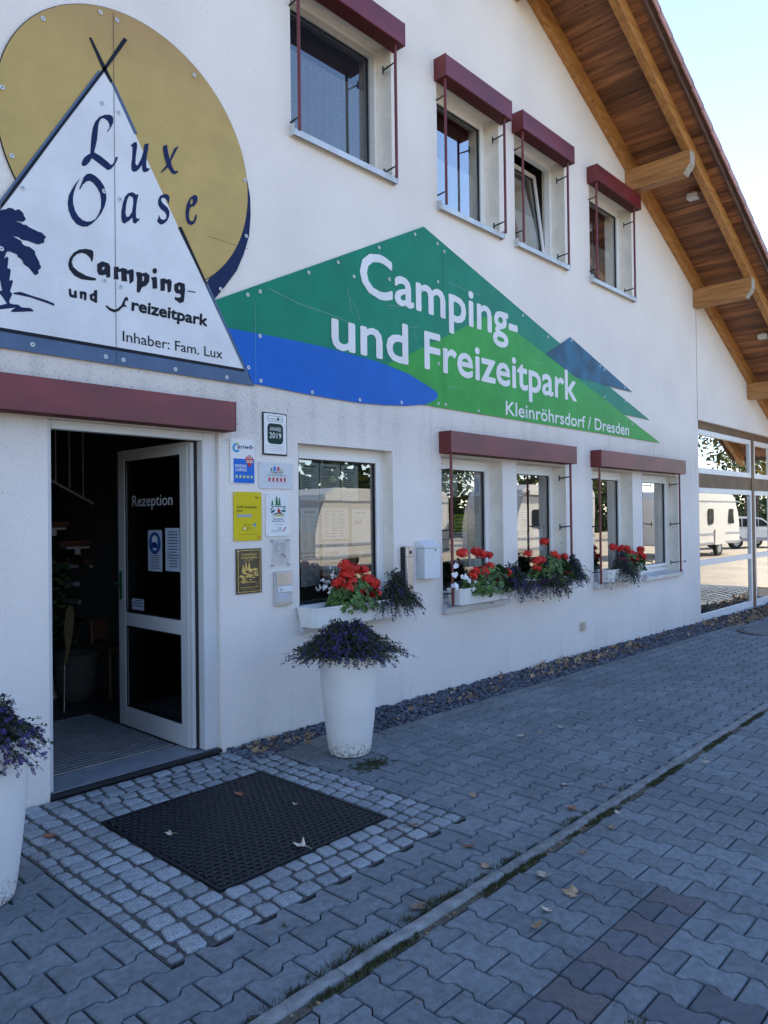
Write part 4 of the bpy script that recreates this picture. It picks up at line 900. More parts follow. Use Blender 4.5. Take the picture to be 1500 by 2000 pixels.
# ---------------- doorway
dr = MB()
dr.box(1.806, 1.838, .03, .10, .03, 2.211); dr.box(2.868, 2.981, .03, .10, .03, 2.211); dr.box(1.839, 2.867, .03, .10, 2.158, 2.211)
door = dr.build('door_frame', DOORALU, bld, bevel=.003)
MB().box(1.806, 2.981, -.008, .03, .0, .022).build('threshold', DARKPL, door)
for i in range(4):
    MB().box(1.81+i*.293, 1.81+i*.293+.289, .032, .30, .0, .026).build('floor_tile', mat('blue_grey_tile', (.20, .225, .26), .35) if i == 0 else bpy.data.materials['blue_grey_tile'], bld)
XL = 2.82; XR = 2.862
df = MB(); ya, yb = .15, 1.14
def lb(y0, y1, z0, z1, x0=XL, x1=XR, mb=df): mb.box(x0, x1, y0, y1, z0, z1)
lb(ya, .245, .03, 2.158); lb(1.035, yb, .03, 2.158); lb(.246, 1.034, 2.075, 2.158); lb(.246, 1.034, .805, .905); lb(.246, 1.034, .03, .178)
leaf = df.build('door_leaf', DOORALU, door, bevel=.003)
MB().box(2.8515, 2.8665, .098, .128, .025, 2.157).build('door_gap_shadow', GASKET, door)  # black strip standing in for the dark, shadowed gap between leaf and frame
MB().box(XL+.006, 2.851, .112, .149, .035, 2.15).build('edge_profile', DOORALU, leaf)
MB().poly([(XL+.02, 1.034, .906), (XL+.02, .246, .906), (XL+.02, .246, 2.074), (XL+.02, 1.034, 2.074)]).build('pane', DOORGLASS, leaf)
MB().poly([(XL+.02, 1.034, .179), (XL+.02, .246, .179), (XL+.02, .246, .804), (XL+.02, 1.034, .804)]).build('pane', DOORGLASS, leaf)
gk = MB()
for z0, z1 in ((.906, 2.074), (.179, .804)):
    for (y0, y1, c0, c1_) in ((.247, .257, z0, z1), (1.023, 1.033, z0, z1), (.258, 1.022, z1-.01, z1), (.258, 1.022, z0, z0+.01)): gk.box(XL+.004, XL+.012, y0, y1, c0, c1_)
gk.build('gasket', GASKET, leaf)
hd = MB(); hd.box(XL-.008, XL-.0005, 1.08, 1.11, 1.0, 1.22); hd.tube([(XL-.008, 1.095, 1.125), (XL-.055, 1.095, 1.125), (XL-.055, .985, 1.122)], .009, 8)
hd.build('handle', flat('green_bronze_handle', (.03, .10, .05), .3), leaf)
for z in (1.90, .30): MB().tube([(2.877, .085, z-.05), (2.877, .085, z+.05)], [.011, .011], 8).build('hinge', DOORALU, leaf)
def on_leaf(me): me.transform(Matrix(((0,0,-1,XL+.016),(-1,0,0,0),(0,1,0,0),(0,0,0,1)))); return me   # (u,v) -> y=-u, z=v, facing -X
tm_ = on_leaf(text_mesh('Rezeption', -.945, -.367, 1.722, .088, .002)); link_mesh('lettering', tm_, flat('white_sticker_letters', (.55, .56, .58), .6), leaf)
# ------------------------------------------------------------------ the two big signs
def disc_r(cx, cz, r, Y, t, M_, name, par, **k):
    return shape(name, [circle(cx, cz, r, 72)], Y, M_, par, t, **k)
sg = empty('round_tent_sign', (2.386, 0, 3.9), label='round ochre campsite sign with white tent triangle, palm and navy lettering above the door', cat='sign')
rim_gold = circle(2.386, 3.962, .8556, 96)
shape('rim', [circle(2.386, 3.962, .8600, 96)], -.0075, S_BLACK, sg, .0035)
GN = GOLD.node_tree.nodes; GLk = GOLD.node_tree.links; gb_, go_ = base_socket(GOLD)   # copper tone mixed in towards the top edge of the disc
gs_ = GN.new('ShaderNodeSeparateXYZ'); GLk.new(GN['Texture Coordinate'].outputs['Object'], gs_.inputs[0])
gm_ = GN.new('ShaderNodeMapRange'); gm_.inputs[1].default_value = .42; gm_.inputs[2].default_value = .92; GLk.new(gs_.outputs[2], gm_.inputs[0])
gn_ = GN.new('ShaderNodeMath'); gn_.operation = 'MULTIPLY'; gn_.inputs[1].default_value = .45; GLk.new(gm_.outputs[0], gn_.inputs[0])
gx_ = GN.new('ShaderNodeMixRGB'); gx_.inputs[2].default_value = (.30, .155, .10, 1); GLk.new(gn_.outputs[0], gx_.inputs[0]); GLk.new(go_, gx_.inputs[1]); GLk.new(gx_.outputs[0], gb_.inputs['Base Color'])
shape('ochre_disc', [rim_gold], -.0115, GOLD, sg, .003)
shape('navy_crescent', [NAVY], -.0068, S_NAVY, sg, .0026)
shape('tent_panel', [TRI], -.0155, S_WHITE, sg, .0012)
shape('steel_band', [[(1.075, 2.579), (3.283, 2.579), (3.212, 2.668), (1.130, 2.668)]], -.0155, S_STEEL, sg, .0035)
shape('base_line', [[(1.12, 2.669), (3.213, 2.669), (3.203, 2.690), (1.14, 2.690)]], -.0175, S_BLACK, sg, .0009)
for k_, lp in BARS.items(): shape('tent_pole_bar', [lp], -.0180, S_STEEL if k_ == 'r1' else S_BLACK, sg, .0008)
def inset(a, b, w, M_):                         # pale steel stripe inside the left pole and lower right pole
    a = Vector(a); b = Vector(b); d = (b-a).normalized(); n = Vector((-d.y, d.x))*w
    shape('pole_stripe', [[tuple(a+n), tuple(b+n), tuple(b-n), tuple(a-n)]], -.0192, M_, sg, .0004)
inset((2.13, 4.375), (1.15, 2.71), .006, S_STEEL); inset((2.885, 3.235), (3.225, 2.645), .010, S_STEEL)
for lt in LUX: shape('letter', lt, -.0182, S_NAVY, sg, .0008)
for lt in CAMP: shape('letter', lt, -.0182, S_BLACK, sg, .0008)
for lp in PALM: shape('palm_silhouette', [lp], -.0182, S_NAVY, sg, .0007)
letters('reizeitpark', 2.326, 2.888, 2.940, .082, -.0180, S_BLACK, sg, .0042, shear=.06)
letters('Inhaber: Fam. Lux', 2.267, 3.008, 2.735, .070, -.0180, S_BLACK, sg, .0004)
MB().box(2.2215, 2.2245, -.0201, -.0199, 2.58, 4.78).build('panel_joint', flat('panel_gap', (.05, .05, .07)), sg)
MB().box(2.90, 3.238, -.0150, -.01475, 3.566, 3.5685).build('hairline_crack', bpy.data.materials['panel_gap'], sg)
screw = MB().lathe([(.0, .0035), (.0045, .0035), (.0045, .0022)], (0, 0), 10, False).mesh('screw', [SCREWD, SCREWM])
sm_ = MB(); sm_.cur = 1; sm_.lathe([(.0045, .0018), (.0125, .0018), (.014, 0)], (0, 0), 16, False); sm_.cur = 0; sm_.lathe([(.0, .002), (.0045, .002)], (0, 0), 10, False)
sme = sm_.mesh('screw', [SCREWD, SCREWM])
def screws(pts, par, Y, s=1.0):
    for (x, z) in pts:
        o = bpy.data.objects.new('screw', sme); COL.objects.link(o); o.parent = par; o.location = Vector((x, Y, z))-WL[par.name]; o.rotation_euler = (rad(90), 0, 0); o.scale = (s, s, s)
screws(SCREWL, sg, -.0205)
gsn = empty('green_mountain_sign', (5.8, 0, 3.4), label='long green mountain-shaped campsite sign with blue lake and white lettering on the wall', cat='sign')
shape('dark_green_panel', [DKGREEN], -.0085, S_DKG, gsn, .0035)
shape('lake_panel', [LAKE], -.0140, S_BLUE, gsn, .0007)
shape('light_green_hill', [LTGREEN], -.0127, S_LTG, gsn, .0007)
shape('blue_mountain', [MOUNT], -.0132, S_MNT, gsn, .0012)
SW = flat('sign_letter_white', (.72, .72, .74), .5)
letters('Camping-', 4.385, 6.785, 3.500, .395, -.0152, SW, gsn, .011)
letters('und', 4.052, 4.990, 2.983, .375, -.0160, SW, gsn, .011)
letters('Freizeitpark', 5.215, 8.055, 2.983, .365, -.0152, SW, gsn, .010)
letters('Kleinröhrsdorf / Dresden', 6.535, 9.475, 2.680, .155, -.0152, SW, gsn, .003)
MB().box(3.2965, 3.2985, -.0158, -.0156, 2.60, 3.17).build('panel_joint', flat('pale_joint', (.20, .38, .50)), gsn)
pj = MB().box(5.5075, 5.5095, -.0162, -.0160, 2.63, 4.10).box(8.749, 8.751, -.0160, -.0158, 2.62, 3.50)
pj.build('panel_joint', bpy.data.materials['panel_gap'], gsn)
sc_ = MB()
def scratch(pts, w=.0012):
    for a, b in zip(pts, pts[1:]):
        a = Vector(a); b = Vector(b); d = (b-a).normalized(); n = Vector((-d.y, d.x))*w
        sc_.poly([(p.x, -.0165, p.y) for p in (a-n, b-n, b+n, a+n)])
scratch([(3.42, 3.32), (3.7, 3.27), (4.0, 3.25), (4.3, 3.22)]); scratch([(4.24, 3.50), (4.27, 3.36), (4.29, 3.30)]); scratch([(4.26, 3.44), (4.33, 3.36), (4.39, 3.25)])
scratch([(4.72, 3.46), (4.86, 3.48), (5.0, 3.50)]); scratch([(5.02, 3.33), (5.08, 3.33), (5.13, 3.35)]); scratch([(5.06, 3.29), (5.12, 3.22)]); scratch([(5.55, 2.83), (5.62, 2.86), (5.72, 2.87)])
scratch([(4.10, 2.97), (4.12, 2.99), (4.16, 3.0)]); scratch([(5.6, 3.86), (5.9, 3.84), (6.1, 3.84)]); scratch([(7.1, 3.32), (7.3, 3.33)])
sc_.build('scratches', flat('scratch_pale', (.35, .48, .46), .6), gsn, kind='stuff')
screws(SCREWG, gsn, -.0163, 1.1)

# ------------------------------------------------------------------ award plates beside the door
def star(cx, cz, r, a0=90): return [(cx+(r if i % 2 == 0 else r*.42)*math.cos(rad(a0+36*i)), cz+(r if i % 2 == 0 else r*.42)*math.sin(rad(a0+36*i))) for i in range(10)]
def rc(x0, x1, z0, z1): return [(x0, z0), (x1, z0), (x1, z1), (x0, z1)]
def plate(name, x0, x1, z0, z1, M_, label, r=.006, t=.003, Y=-.006, bolts=True, cat='sign'):
    p = empty(name, ((x0+x1)/2, 0, (z0+z1)/2), label=label, cat=cat, group='plates on the wall beside the door')
    shape('panel', [rrect(x0, x1, z0, z1, r)], Y, M_, p, t)
    if bolts: screws([(x0+.014, z1-.014), (x1-.014, z1-.014), (x0+.014, z0+.014), (x1-.014, z0+.014)], p, Y-t-.0002, .38)
    return p
YP = -.0098
cB = flat('print_blue', (.02, .14, .55)); cR = flat('print_red', (.48, .03, .03)); cG = flat('print_green', (.02, .16, .06)); cDG = flat('print_dark_green', (.012, .035, .032)); cW = flat('print_white', (.75, .75, .75)); cY = flat('print_yellow', (.62, .58, .02)); cN = flat('print_navy', (.02, .03, .16)); cGr = flat('print_grey', (.25, .27, .3)); cYG = flat('star_yellow', (.55, .62, .22)); cCy = flat('print_cyan', (.03, .30, .55))
p = plate('award_plate', 3.358, 3.586, 2.085, 2.402, flat('black_backing', (.02, .03, .03)), 'tall white award plate with dark green square, topmost on the wall', .004)
shape('white_face', [rrect(3.370, 3.579, 2.097, 2.394, .016)], -.0104, cW, p, .001)
shape('emblem', [rrect(3.400, 3.548, 2.170, 2.322, .032)], -.0117, cDG, p, .0003)
text('lettering', 'AWARD', 3.422, 3.528, 2.267, .030, -.0124, cW, p, off=.0); text('lettering', '2019', 3.418, 3.530, 2.213, .044, -.0124, cW, p, off=.004)
shape('name_box', [rrect(3.404, 3.548, 2.335, 2.379, .008), rrect(3.4065, 3.5455, 2.3375, 2.3765, .007)], -.0117, cDG, p, .0003)
text('lettering', 'camping', 3.410, 3.490, 2.350, .014, -.0119, cDG, p); shape('info_badge', [rrect(3.494, 3.510, 2.345, 2.371, .005)], -.0119, cDG, p, .0003); text('lettering', 'info', 3.513, 3.542, 2.350, .014, -.0119, cDG, p)
shape('ruled_lines', [rc(3.40, 3.552, z, z+.0016) for z in (2.156, 2.146, 2.134, 2.122)]+[rc(3.388, 3.392, z, z+.004) for z in (2.155, 2.145, 2.133, 2.121)], -.0117, cGr, p, .0003)
p = plate('camping_rating_plate', 3.072, 3.281, 1.868, 2.184, cW, 'white and blue rating plate with five stars and a red TOP 2020 pin')
shape('blue_field', [rc(3.098, 3.279, 1.872, 2.045)], YP, cB, p, .0004)
shape('globe', [circle(3.125, 2.122, .034, 30, rad(60), rad(330))+[(3.125+.018*math.cos(rad(a)), 2.122+.018*math.sin(rad(a))) for a in range(330, 59, -30)]], YP, cCy, p, .0004)
shape('globe_top', [[(3.115, 2.158), (3.130, 2.162), (3.150, 2.155), (3.143, 2.146), (3.128, 2.150), (3.117, 2.147)]], YP-.0003, cYG, p, .0003)
text('lettering', 'anwb', 3.130, 3.268, 2.117, .034, YP-.0006, cN, p, off=.012, shear=.3)
shape('pin', [[(3.236+.035*math.cos(rad(a)), 2.042+.032*math.sin(rad(a))) for a in range(-20, 201, 20)]+[(3.236, 1.985)]], YP-.0008, cR, p, .0004)
text('lettering', 'TOP', 3.208, 3.264, 2.047, .024, YP-.0014, cW, p, off=.016); text('lettering', '2020', 3.206, 3.266, 2.018, .022, YP-.0014, cW, p, off=.016)
text('lettering', 'ERKENDE', 3.112, 3.208, 1.983, .022, YP-.0010, cW, p, off=.012); text('lettering', 'CAMPING', 3.112, 3.210, 1.955, .022, YP-.0010, cW, p, off=.012)
for i in range(5): shape('star', [star(3.122+.033*i, 1.917, .0165)], YP-.0008, cYG, p, .0003)
p = plate('family_rating_plate', 3.322, 3.642, 1.838, 2.033, flat('clear_plate', (.62, .63, .66), .2), 'grey acrylic plate with coloured figures over a row of five red figures')
def person_glyph(cx, z, s): return [[(cx, z+.9*s), (cx-.16*s, z+.78*s), (cx-.10*s, z+.66*s), (cx-.42*s, z+.66*s), (cx-.20*s, z+.5*s), (cx-.30*s, z), (cx-.12*s, z), (cx, z+.28*s), (cx+.12*s, z), (cx+.30*s, z), (cx+.20*s, z+.5*s), (cx+.42*s, z+.66*s), (cx+.10*s, z+.66*s), (cx+.16*s, z+.78*s)]]
for cx, s, M_ in ((3.436, .026, cG), (3.466, .043, cB), (3.501, .040, cR), (3.531, .024, flat('print_tan', (.45, .28, .2)))): shape('figure', person_glyph(cx, 1.968, s), YP, M_, p, .0004)
text('lettering', 'FAMILIEN', 3.427, 3.548, 1.954, .011, YP, cDG, p, off=.01); text('lettering', 'FREUNDLICHE', 3.440, 3.535, 1.944, .006, YP, cDG, p); text('lettering', 'BEHERBERGUNGSBETRIEBE', 3.397, 3.575, 1.934, .007, YP, cDG, p)
shape('ruled_lines', [rc(3.36, 3.612, 1.9255, 1.927), rc(3.36, 3.612, 1.884, 1.8855), rc(3.39, 3.59, 1.863, 1.8645)], YP, cGr, p, .0003)
for i in range(5): shape('figure', person_glyph(3.417+.036*i, 1.890, .036), YP, cR, p, .0004)
p = plate('yellow_rating_plate', 3.096, 3.341, 1.458, 1.809, flat('bright_yellow_plate', (.64, .50, .012), .45), 'bright yellow portrait rating plate with camping icons', .004)
text('lettering', 'ADAC', 3.280, 3.316, 1.763, .014, YP, S_BLACK, p, off=.02); text('lettering', 'ADAC Superplatz', 3.120, 3.298, 1.692, .019, YP, S_BLACK, p, off=.012); text('lettering', '2019', 3.120, 3.170, 1.665, .017, YP, S_BLACK, p, off=.012)
for i in range(5): shape('star_box', [rc(3.124+.026*i, 3.146+.026*i, 1.628, 1.648)], YP, flat('pale_blue_print', (.35, .5, .55)) if i == 0 else bpy.data.materials['pale_blue_print'], p, .0003); shape('star', [star(3.135+.026*i, 1.638, .010)], YP-.0006, cGr, p, .0003)
ol = flat('outline_brown', (.20, .15, .03))
def strokes(pts, w): return [[(a[0]-w*0, a[1]-w), (b[0], b[1]-w), (b[0], b[1]+w), (a[0], a[1]+w)] for a, b in zip(pts, pts[1:])]
def stroke_mesh(lines, w, Y):
    m_ = MB()
    for pts in lines:
        for a, b in zip(pts, pts[1:]):
            a = Vector(a); b = Vector(b); d = (b-a).normalized(); n = Vector((-d.y, d.x))*w; a = a-d*w; b = b+d*w
            m_.poly([(q.x, Y, q.y) for q in (a-n, b-n, b+n, a+n)])
    return m_
stroke_mesh([[(3.155, 1.535), (3.262, 1.535)], [(3.165, 1.538), (3.190, 1.582), (3.215, 1.538)], [(3.190, 1.575), (3.238, 1.575)], [(3.222, 1.575), (3.228, 1.558), (3.215, 1.550), (3.232, 1.545), (3.244, 1.555), (3.240, 1.572)], [(3.13, 1.5045), (3.31, 1.5045)], [(3.13, 1.476), (3.19, 1.476)]], .0012, YP).build('icon_lines', ol, p)
shape('tent_icon', [[(3.178, 1.540), (3.202, 1.540), (3.190, 1.560)]], YP, cW, p, .0003); shape('umbrella_icon', [[(3.258, 1.565), (3.264, 1.578), (3.276, 1.583), (3.288, 1.578), (3.293, 1.565), (3.278, 1.569), (3.277, 1.545), (3.274, 1.545), (3.273, 1.569)]], YP, cCy, p, .0003)
shape('badge', [circle(3.311, 1.479, .011, 20), circle(3.311, 1.479, .0075, 20)], YP, cR, p, .0003)
p = plate('campsite_class_plate', 3.381, 3.600, 1.484, 1.803, cW, 'white portrait plate with green pine trees and red tent emblem', .014)
for cx, w, z1_ in ((3.482, .019, 1.787), (3.508, .014, 1.775), (3.440, .012, 1.752)):
    for k in range(3): shape('pine_emblem', [[(cx-w*(1-.22*k), 1.715+k*.02), (cx+w*(1-.22*k), 1.715+k*.02), (cx, min(z1_, 1.745+k*.022))]], YP-.0002*k, cG, p, .0003)
tl = flat('print_teal', (.02, .14, .16))
shape('landscape', [[(3.425, 1.712), (3.46, 1.706), (3.50, 1.712), (3.54, 1.706), (3.568, 1.712), (3.56, 1.700), (3.50, 1.703), (3.44, 1.700)], [(3.422, 1.690), (3.45, 1.696), (3.44, 1.683), (3.425, 1.678)], [(3.53, 1.694), (3.572, 1.699), (3.556, 1.688)], [(3.424, 1.668), (3.455, 1.682), (3.470, 1.678), (3.45, 1.660), (3.430, 1.655)], [(3.52, 1.678), (3.568, 1.682), (3.564, 1.665), (3.535, 1.662)], [(3.432, 1.64), (3.47, 1.657), (3.52, 1.657), (3.565, 1.640), (3.50, 1.650)]], YP, tl, p, .0003)
shape('red_tent', [[(3.487, 1.660), (3.525, 1.655), (3.502, 1.693), (3.493, 1.693)]], YP-.0004, cR, p, .0003); shape('field', [[(3.435, 1.628), (3.47, 1.641), (3.50, 1.644), (3.53, 1.641), (3.562, 1.628), (3.53, 1.631), (3.50, 1.633), (3.465, 1.631)]], YP-.0002, flat('print_field', (.50, .42, .03)), p, .0003)
text('lettering', 'Campingplatz', 3.443, 3.549, 1.608, .012, YP, cN, p, off=.01); text('lettering', 'Klassifizierung', 3.437, 3.553, 1.591, .012, YP, cN, p, off=.01)
for i in range(5): shape('star', [star(3.462+.018*i, 1.572, .0045)], YP, cN, p, .0003)
shape('seal', [circle(3.507, 1.535, .018, 24), circle(3.507, 1.535, .0155, 24)], YP, cGr, p, .0003); stroke_mesh([[(3.498, 1.54), (3.507, 1.528), (3.516, 1.543)], [(3.43, 1.528), (3.478, 1.528)], [(3.43, 1.518), (3.478, 1.518)]], .0014, YP-.0004).build('seal_mark', cGr, p); stroke_mesh([[(3.543, 1.520), (3.565, 1.548)]], .004, YP).build('red_stroke', cR, p)
brz = mat('dark_bronze', (.09, .075, .05), .45, .3, (20, 20, 20), metal=.6); gld = mat('gilt_relief', (.62, .44, .14), .35, .35, (90, 90, 90), .5, 150, metal=.8)
p = plate('bronze_award_plaque', 3.112, 3.335, 1.079, 1.401, brz, 'dark bronze plaque with gilt raised landscape, lowest on the wall by the door', .004, .004)
shape('gilt_border', [rrect(3.126, 3.322, 1.090, 1.391, .016), rrect(3.130, 3.318, 1.094, 1.387, .013)], -.0112, gld, p, .0010)
text('lettering', 'Vorbildlicher', 3.156, 3.292, 1.352, .018, -.0108, gld, p, off=.01); text('lettering', 'Campingplatz', 3.152, 3.296, 1.330, .018, -.0108, gld, p, off=.01); text('lettering', 'in Sachsen', 3.185, 3.262, 1.315, .009, -.0108, gld, p)
for cx, w in ((3.195, .015), (3.222, .015), (3.17, .010)):
    shape('pine_relief', [[(cx-w, 1.248), (cx+w, 1.248), (cx+w*.6, 1.27), (cx, 1.312 if w > .012 else 1.288), (cx-w*.6, 1.27)]], -.0112, gld, p, .0010)
for _ in range(34):
    x = R.uniform(3.148, 3.30); z = 1.165+R.random()*.09; w = R.uniform(.008, .026); h_ = R.uniform(.003, .009)
    shape('relief', [[(x-w, z), (x-w*.2, z+h_), (x+w, z+h_*.4), (x+w*.3, z-h_)]], -.0108-R.uniform(0, .0008), gld, p, .0010)
shape('relief_base', [[(3.145, 1.150), (3.20, 1.158), (3.26, 1.158), (3.305, 1.150), (3.26, 1.163), (3.20, 1.163)]], -.0112, gld, p, .0010)
text('lettering', 'Bundeswettbewerb 1997', 3.146, 3.303, 1.121, .010, -.0108, gld, p, off=.008); text('lettering', 'Bundesministerium', 3.172, 3.276, 1.108, .007, -.0108, gld, p)
# clear acrylic plate with a ring-shaped Q
acr = bpy.data.materials.new('clear_acrylic'); acr.use_nodes = True; an = acr.node_tree.nodes; al = acr.node_tree.links; an.remove(an['Principled BSDF'])
at = an.new('ShaderNodeBsdfTransparent'); at.inputs[0].default_value = (.95, .965, .975, 1); ag = an.new('ShaderNodeBsdfGlossy'); ag.inputs['Roughness'].default_value = .02; ax_ = an.new('ShaderNodeMixShader'); ax_.inputs[0].default_value = .05
al.new(at.outputs[0], ax_.inputs[1]); al.new(ag.outputs[0], ax_.inputs[2]); al.new(ax_.outputs[0], an['Material Output'].inputs[0])
p = plate('acrylic_q_plate', 3.423, 3.600, 1.257, 1.463, acr, 'clear acrylic plate with a silver letter Q above the door bell', .004, .0015, -.020, False)
qm = flat('silver_q', (.42, .44, .47), .35, metal=.5)
qo = [(3.512+.043*math.cos(rad(a)), 1.398+.046*math.sin(rad(a))) for a in range(-60, 240, 12)]; qi = [(3.514+.032*math.cos(rad(a)), 1.398+.037*math.sin(rad(a))) for a in range(240, -61, -12)]
shape('letter_q', [qo+qi], -.0230, qm, p, .0010); shape('q_tail', [[(3.50, 1.345), (3.53, 1.352), (3.556, 1.325), (3.548, 1.322), (3.528, 1.342)]], -.0230, flat('q_tail_red', (.25, .10, .12)), p, .0008)
text('lettering', 'ServiceQualität', 3.452, 3.572, 1.277, .008, -.0218, cGr, p)
m_ = MB()
for (x, z) in ((3.437, 1.452), (3.588, 1.452), (3.437, 1.268), (3.588, 1.268)): m_.tube([(x, -.001, z), (x, -.026, z)], .0065, 10)
m_.build('standoff', STEEL, p)
# bell / code panel
p = empty('door_bell_panel', (3.53, 0, 1.09), label='silver door bell panel with button, below the acrylic plate', cat='door bell')
MB().box(3.448, 3.606, -.030, -.001, .965, 1.222).build('housing', GREYPL, p, bevel=.006)
MB().box(3.456, 3.598, -.0325, -.0305, 1.118, 1.212).build('upper_cover', STEEL, p, bevel=.0008); MB().box(3.466, 3.606, -.040, -.0305, 1.066, 1.108).build('button_bar', flat('bell_bar', (.70, .71, .72)), p, bevel=.003)
shape('button_ring', [circle(3.492, 1.087, .0105, 20), circle(3.492, 1.087, .0080, 20)], -.0412, INK, p, .0004); MB().box(3.474, 3.565, -.0320, -.0305, 1.012, 1.060).build('name_field', flat('bell_label', (.50, .52, .56)), p)
MB().box(3.456, 3.598, -.0322, -.0305, .972, .992).build('lower_cover', STEEL, p)

# steel wall ashtray and mailbox
p = empty('wall_ashtray', (4.912, 0, 1.12), label='slim brushed steel tube ashtray on the wall left of the mailbox', cat='ashtray')
MB().prism(rrect(4.872, 4.958, -.082, -.006, .022), 'z', .895, 1.352).build('tube_body', STEEL, p, smooth=True)
MB().box(4.866, 4.871, -.05, -.001, .90, 1.35).build('side_shadow_strip', DARKPL, p); MB().prism(rrect(4.870, 4.960, -.084, -.005, .022), 'z', 1.353, 1.358).build('cap', STEEL, p)  # the thin dark strip imitates the shadow along the tube's left side
shape('opening', [rrect(4.895, 4.925, 1.292, 1.322, .008)], -.0835, DARKPL, p, .0006); MB().box(4.8715, 4.9585, -.0835, -.0050, 1.268, 1.2715).build('seam', DARKPL, p)
p = empty('mailbox', (5.18, 0, 1.2), label='white metal mailbox with sloping lid on the wall between the windows', cat='mailbox')
MB().box(5.082, 5.302, -.098, -.001, 1.060, 1.332).build('body', flat('mailbox_white', (.66, .68, .70), .4), p, bevel=.003)
MB().prism([(-.103, 1.334), (-.001, 1.334), (-.001, 1.402), (-.030, 1.398), (-.103, 1.352)], 'x', 5.076, 5.308).build('lid', bpy.data.materials['mailbox_white'], p, bevel=.003)
MB().tube([(5.235, -.0985, 1.315), (5.235, -.1015, 1.315)], .008, 12).build('lock', DARKPL, p); stroke_mesh([[(5.19, 1.245), (5.225, 1.245)], [(5.20, 1.285), (5.215, 1.28)]], .0012, -.0995).build('print', cGr, p)
p = empty('wall_socket', (8.13, 0, .285), label='small beige socket low on the wall', cat='socket')
MB().box(8.085, 8.180, -.035, -.001, .235, .335).build('housing', flat('beige_plastic', (.55, .50, .38), .5), p, bevel=.006); MB().box(8.10, 8.165, -.041, -.0355, .25, .32).build('flap', bpy.data.materials['beige_plastic'], p, bevel=.002)
for (X, Y, lab) in ((10.34, -.59, 'small square lamp under the eaves beside the nearer purlin'), (13.43, -.58, 'small square lamp under the eaves farther down the slope')):
    z = line(X)+.205; p = empty('soffit_lamp', (X, Y, z), label=lab, cat='lamp', group='lamps under the eaves')
    m_ = MB().box(X-.06, X+.06, Y-.075, Y+.075, z-.125, z-.045); m_.box(X-.012, X+.012, Y-.02, Y+.02, z-.045, z-.004)
    m_.build('housing', flat('lamp_white', (.60, .58, .55)), p, bevel=.01)
    MB().box(X-.042, X+.042, Y-.0775, Y-.0755, z-.110, z-.060).build('lens_frame', DARKPL, p); MB().box(X-.036, X+.036, Y-.079, Y-.0776, z-.104, z-.066).build('lens', flat('lamp_lens', (.40, .36, .32), .2), p)

# ------------------------------------------------------------------ notices stuck inside the panes
def notice(x0, x1, z0, z1, Y, label, M_=None, n=12, head=True, pic=None, ink=None, frac=.9, cols=1):
    o = MB().box(x0, x1, Y-.0006, Y, z0, z1).build('notice', M_ or PAPER)
    root = tag(o, label, 'notice', 'notices behind the window panes'); WL[o.name] = Vector((0, 0, 0))
    w = x1-x0; h_ = z1-z0; m_ = MB(); rr = random.Random(int(x0*1000)+int(z0*77))
    top = z1-.08*h_
    if head: m_.poly([(x0+.18*w, Y-.0012, top-.04*h_), (x1-.2*w, Y-.0012, top-.04*h_), (x1-.2*w, Y-.0012, top), (x0+.18*w, Y-.0012, top)]); top -= .09*h_
    st_ = (top-z0-.05*h_)/max(1, n)
    for i in range(n):
        for c in range(cols):
            xa = x0+w*(.1+.82*c/cols); xb = xa+w*.82/cols*rr.uniform(.5, .95)*frac; z = top-st_*(i+.5)
            if rr.random() < .12: continue
            if pic and xb > pic[0] and xa < pic[1] and pic[2] < z < pic[3]: xb = pic[0]-.004
            if xb-xa > .004: m_.poly([(xa, Y-.0012, z-st_*.14), (xb, Y-.0012, z-st_*.14), (xb, Y-.0012, z+st_*.14), (xa, Y-.0012, z+st_*.14)])
    m_.build('print', ink or INK, o)
    if pic: MB().box(pic[0], pic[1], Y-.0020, Y-.0014, pic[2], pic[3]).build('picture', pic[4] if len(pic) > 4 else cB, o)
    return o
photo_m = mat('printed_photo', (.06, .09, .05), .6, .9, (45, 45, 45), hue=(.28, .30, .26))
YG = .150
notice(3.846, 4.050, 1.76, 2.065, YG, 'top left text sheet in the window beside the plates', n=18)
notice(4.060, 4.285, 1.76, 2.062, YG, 'second text sheet from the left at the top of the window beside the plates', n=16)
notice(4.300, 4.500, 1.76, 2.060, YG, 'third text sheet from the left at the top of the window beside the plates', n=14)
notice(3.850, 4.045, 1.34, 1.70, YG, 'tall price list at the left edge of the window beside the plates', n=26, cols=2)
notice(3.850, 4.045, 1.07, 1.33, YG, 'lower text sheet at the left edge of the window beside the plates', n=16)
notice(4.072, 4.382, 1.44, 1.70, YG, 'wide sheet with table in the middle of the window beside the plates', n=9, cols=3)
notice(4.080, 4.375, 1.10, 1.42, YG, 'large white sheet with three bold lines in the middle of the window beside the plates', n=3)
notice(4.420, 4.640, 1.38, 1.69, YG, 'white sheet with small logos at the right of the window beside the plates', n=2)
o = notice(4.492, 4.682, 1.195, 1.338, YG, 'green and brown 2017 sticker at the lower right of the window beside the plates', photo_m, n=0, head=False); text('lettering', '2017', 4.50, 4.57, 1.298, .03, YG-.003, cW, o, off=.02)
shape('sticker_triangle', [[(4.60, 1.23), (4.67, 1.23), (4.645, 1.28)]], YG-.003, cY, o, .0003)
YG = .205
notice(5.690, 5.975, 1.82, 2.045, YG, 'pale text sheet at the top left of the window right of the mailbox', n=12)
notice(6.070, 6.368, 1.83, 2.052, YG, 'pale text sheet with three blue pictures right of the mailbox', n=12, pic=(6.275, 6.345, 1.87, 2.02))
notice(5.600, 5.80, 1.48, 1.79, YG, 'tall pale sheet behind the red rod right of the mailbox', n=16)
ylw = flat('lime_paper', (.42, .52, .06), .7)
